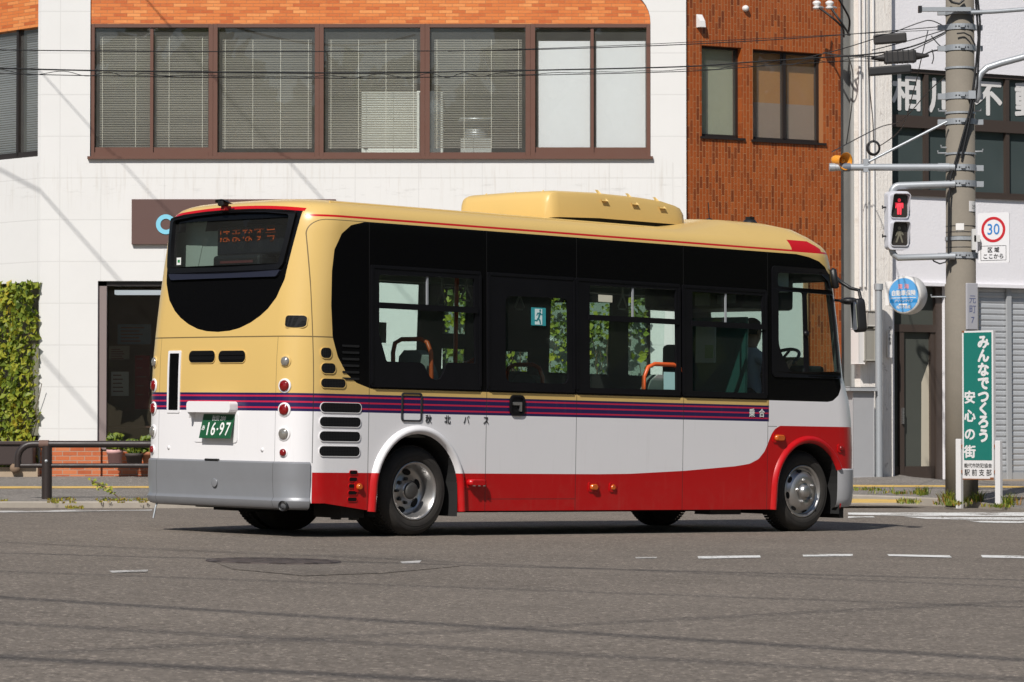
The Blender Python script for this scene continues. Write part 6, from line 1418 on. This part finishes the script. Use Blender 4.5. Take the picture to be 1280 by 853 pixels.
for px, r_ in ((1075, .022), (1081, .016), (1086, .012), (1092, .018)):
    t = wp(px, 200, .16)[0]; mb = MB(); mb.tube([(t, -.16, 3.0 if px < 1085 else 1.9), (t, -.16, 7), (t, -.16, 11)], r_, 8); o = mb.build('conduit', WHITE_PLASTIC if px != 1086 else GREY_PAINT); o.location = BO; o.rotation_euler = (0, 0, A)
    tag(o, 'thin upright conduit on the stained white pilaster', 'conduit', 'conduits on the white pilaster')
t = wp(1067, 200, -.02)[0]; mb = MB(); mb.tube([(t, .04, .1), (t, .04, 11)], .04, 12); o = mb.build('drain_pipe', simple('grey_pipe', (.30, .30, .29), .6)); o.location = BO; o.rotation_euler = (0, 0, A); tag(o, 'grey rain pipe in the gap beside the brown tiles', 'pipe')

# ---------------------------------------------------------------- overhead cables
CB = simple('cable_black', (.016, .016, .017), .6)
def smooth(P, n=6):
    Q = []
    for i in range(len(P) - 1):
        p0, p1, p2, p3 = P[max(0, i - 1)], P[i], P[i + 1], P[min(len(P) - 1, i + 2)]
        for k in range(n):
            t = k / n; Q.append(.5 * ((2 * p1) + (p2 - p0) * t + (2 * p0 - 5 * p1 + 4 * p2 - p3) * t * t + (3 * p1 - p0 - 3 * p2 + p3) * t ** 3))
    return Q + [P[-1]]
def cable(pts, r, label=None, cat='cable', lash=0, name='overhead_cable', group=None, mat=None):
    P = smooth([at(px, py, Y) for px, py, Y in pts]); mb = MB(); mb.tube(P, r, 6)
    if lash:
        L = []; d = 0
        for a, b in zip(P, P[1:]):
            n = max(1, int((b - a).length / .05))
            for k in range(n):
                d += (b - a).length / n; q = a.lerp(b, k / n); amp = lash * (.6 + .5 * math.sin(d * 1.3)); L.append(q + Vector((0, .02 * math.cos(d * 9), -lash * 1.1 + amp * .7 * math.sin(d * 11 + math.sin(d * 3)))))
        mb.tube(L, r * .45, 5); mb.tube([q + Vector((0, .01, -lash * 1.6)) for q in P], r * .55, 5)
    o = mb.build(name, mat or CB); return tag(o, label, cat, group) if label else o
G1 = 'thin overhead wires'
cable([(-60, 84, 36), (150, 89, 37), (430, 91.5, 38.3), (620, 89, 39.2), (850, 83.7, 40), (950, 77, 40.3), (1050, 71, 40.6), (1104, 71, 40.75)], .009, 'thick black lashed cable strung across the white facade to the splice box', lash=.036)
cable([(-60, 62, 36.2), (200, 64.5, 37.3), (430, 64.5, 38.4), (650, 62.5, 39.4), (850, 56, 40.1), (1010, 47, 40.5), (1182, 33, 40.8)], .006, 'thin dark wire running above the thick lashed cable', group=G1)
cable([(560, 64.5, 39), (700, 60, 39.6), (850, 53.5, 40.1), (1020, 45, 40.6), (1182, 37, 40.85)], .004, 'very thin wire just over the upper wire at right', group=G1)
for q, pts in enumerate(([(1182, 40, 40.8), (1150, 55, 40.8), (1115, 64, 40.9), (1060, 70, 41.5), (1030, 66, 44)], [(1182, 34, 40.8), (1164, 26, 40.8), (1148, 29, 40.8), (1110, 43, 40.9), (1050, 62, 42), (1000, 74, 43)], [(1182, 42, 40.8), (1146, 60, 40.8), (1120, 68, 40.8)], [(1180, 38, 40.8), (1140, 50, 40.8), (1090, 63, 41)],
        [(1160, 38, 40.8), (1152, 72, 40.8), (1143, 110, 41.5), (1127, 160, 44), (1098, 184, 46.4)], [(1164, 45, 40.8), (1176, 58, 40.8), (1184, 55, 40.8)], [(1085, 70, 41), (1087, 110, 43), (1091, 150, 45), (1092, 178, 46.6)], [(1183, 95, 40.8), (1160, 115, 42), (1128, 150, 44), (1098, 160, 46), (1040, 190, 40.8)], [(1060, 70, 42), (1066, 92, 45), (1065, 130, 47), (1058, 180, 47.5)], [(1120, 73, 40.8), (1150, 70, 40.8), (1166, 64, 40.8), (1183, 62, 40.8)], [(1165, 62, 40.8), (1167, 72, 40.8), (1165, 80, 40.8)])):
    cable(pts, .007 if q not in (0, 9) else .011, 'thin black service wire slung between the concrete pole and the buildings', name='service_wire', group='service wires at the concrete pole')
for (pxa, pya, pxb, pyb, rr_, lab, Y) in ((1092, 50, 1133, 47, .062, 'uppermost of the three dark cable splice boxes left of the pole', 40.75), (1105, 72.5, 1145, 70.5, .078, 'middle splice box with tapered ends on the thick cable', 40.75), (1086, 90, 1139, 86, .055, 'lowest dark splice sleeve, slightly tilted, left of the pole', 40.7)):
    a, b = at(pxa, pya, Y), at(pxb, pyb, Y); d = (b - a).normalized(); up_ = Vector((0, 0, 1)); sd_ = d.cross(up_).normalized(); up_ = sd_.cross(d)
    M_ = Matrix(((d.x, sd_.x, up_.x, a.x), (d.y, sd_.y, up_.y, a.y), (d.z, sd_.z, up_.z, a.z), (0, 0, 0, 1))); L = (b - a).length; mb = MB(); mb.cbox(0, L, -rr_ * .8, rr_ * .8, -rr_, rr_, .02, 0, M_)
    if rr_ > .07:
        mb.tube([M_ @ Vector((-.16, 0, 0)), M_ @ Vector((0, 0, 0))], .03, 10, 0, True, [.015, .05]); mb.tube([M_ @ Vector((L, 0, 0)), M_ @ Vector((L + .16, 0, 0))], .03, 10, 0, True, [.05, .015])
        for q in range(6): mb.box(L * (q + .5) / 6 - .006, L * (q + .5) / 6 + .006, -rr_ * .83, rr_ * .83, -rr_ * 1.03, rr_ * 1.03, 1, M_)
    tag(mb.build('splice_box', [simple('splice_dark', (.03, .027, .026), .55, var=.3), BLACK] if rr_ != .055 else [CB, BLACK]), lab, 'cable box')
mb = MB(); cc = Vector((0, 0, 0)); p = at(1092, 185, 46.5)
for k in range(4): mb.tube([p + Vector(((.075 + .006 * k) * math.cos(a * PI / 12), .012 * k, (.085 + .006 * k) * math.sin(a * PI / 12))) for a in range(25)], .011, 6, 0, False)
tag(mb.build('cable_coil', CB), 'round coil of spare black cable hung on the white pilaster', 'cable coil')
for px in (1021, 1037): 
    p = at(px, 5.5, 47.6); mb = MB(); mb.lathe([(0, -.07), (.05, -.07), (.06, -.05), (.035, -.02), (.06, .0), (.06, .03), (.03, .05), (0, .05)], 14, Matrix.Translation(p)); mb.tube([p + Vector((0, 0, -.02)), p + Vector((.12, .25, -.02))], .014, 6, 1); tag(mb.build('insulator', [WHITE_PLASTIC, GREY_METAL]), ('left' if px == 1021 else 'right') + ' one of two white insulators high on the brown tiles', 'insulator')
for q, pts in enumerate(([(1021, 8, 47.6), (1040, 22, 47.4), (1053, 35, 47.6), (1055, 46, 47.9)], [(1037, 8, 47.6), (1050, 26, 47.5), (1058, 38, 47.7), (1062, 44, 47.9)], [(1043, -10, 47.3), (1056, 12, 47.5), (1062, 26, 47.7), (1060, 44, 47.9)])): cable(pts, .016, 'black lead-in wire drooping beside the two white insulators', name='lead_in_wire', group='lead-in wires at the insulators')
# cables over the street, out of the picture, whose shadows cross the road and the white wall
for (pa, pb_, zh, r) in (((0, 691), (1280, 726), 13.0, .026), ((0, 714), (1280, 760), 13.6, .018), ((0, 746), (1280, 826), 12.5, .034), ((0, 778), (1280, 850), 13.2, .024), ((0, 821), (700, 858), 12.0, .036), ((40, 817), (1090, 762), 14.5, .020), ((500, 700), (1280, 735), 15, .02)):
    ga, gb = ground(*pa), ground(*pb_); d = gb - ga; ga, gb = ga - d * .8, gb + d * .8; P = []
    for k in range(25):
        g_ = ga.lerp(gb, k / 24); h_ = zh + .5 * ((k - 12) / 12) ** 2; P.append(Vector((g_.x, g_.y, 0)) + SUN_TO * (h_ / SUN_TO.z))
    mb = MB(); mb.tube(P, r, 6); tag(mb.build('street_cable', CB), 'black cable strung high over the road outside the picture', 'cable', 'cables over the road')
for q, (xa, ya, xb, yb, zz_, r) in enumerate(((-3.2, 33, -10, 45, 9.2, .011), (-1.6, 33, -8.6, 45, 9.3, .007), (.8, 32, -6.4, 45, 9.6, .009), (-5.0, 33, -11.4, 44, 9.0, .012))):
    mb = MB(); mb.tube([(xa, ya, zz_), ((xa + xb) / 2, (ya + yb) / 2, zz_ - .25), (xb, yb, zz_)], r, 6); tag(mb.build('street_cable', CB), 'black cable strung high over the road outside the picture', 'cable', 'cables over the road')

# ---------------------------------------------------------------- street trees round the crossing, seen only in the reflections
def street_tree(x, y, s):
    rnd = random.Random(5); r = empty('street_tree', (x, y, 0), 0, 'broad green street tree beyond the crossing, outside the picture', 'tree', 'street trees round the crossing'); r.scale = (s, s, s)
    mb = MB(); mb.tube([(0, 0, -.2), (.1, 0, 2), (0, .1, 4.5), (.1, 0, 7)], .2, 8, 0, True, [.26, .2, .15, .06]); mb.build('trunk', STEM, r)
    c = MB()
    for _ in range(1500):
        a = rnd.random() * 6.28; u = rnd.random() ** .4; v = rnd.uniform(-1, 1); q = math.sqrt(1 - v * v); p = Vector((math.cos(a) * q * 3.4 * u, math.sin(a) * q * 3.4 * u, 5.2 + v * 4.4 * u)); leaf(c, p, (rnd.gauss(0, 1), rnd.gauss(0, 1), rnd.gauss(0, 1)), .7 + .4 * rnd.random(), rnd, rnd.choice((0, 4, 4)))
    c.build('crown', LEAF, r); return r
tr0 = street_tree(24, 14, 1.0)
for x, y, s in ((25, 19, 1.1), (26, 24.5, 1.0), (25, 30, 1.15), (26, 36, 1.05), (27, 42, 1.1), (-22, 20, 1.0), (-23, 26, 1.1), (-24, 32, 1.0), (-25, 38, 1.1), (-12, -22, 1.6), (-5, -24, 1.5), (3, -23, 1.7), (10, -24, 1.5), (17, -21, 1.6)):
    c = copy_tree(tr0); c.location = (x, y, 0); c.scale = (s, s, s); c.rotation_euler.z = x
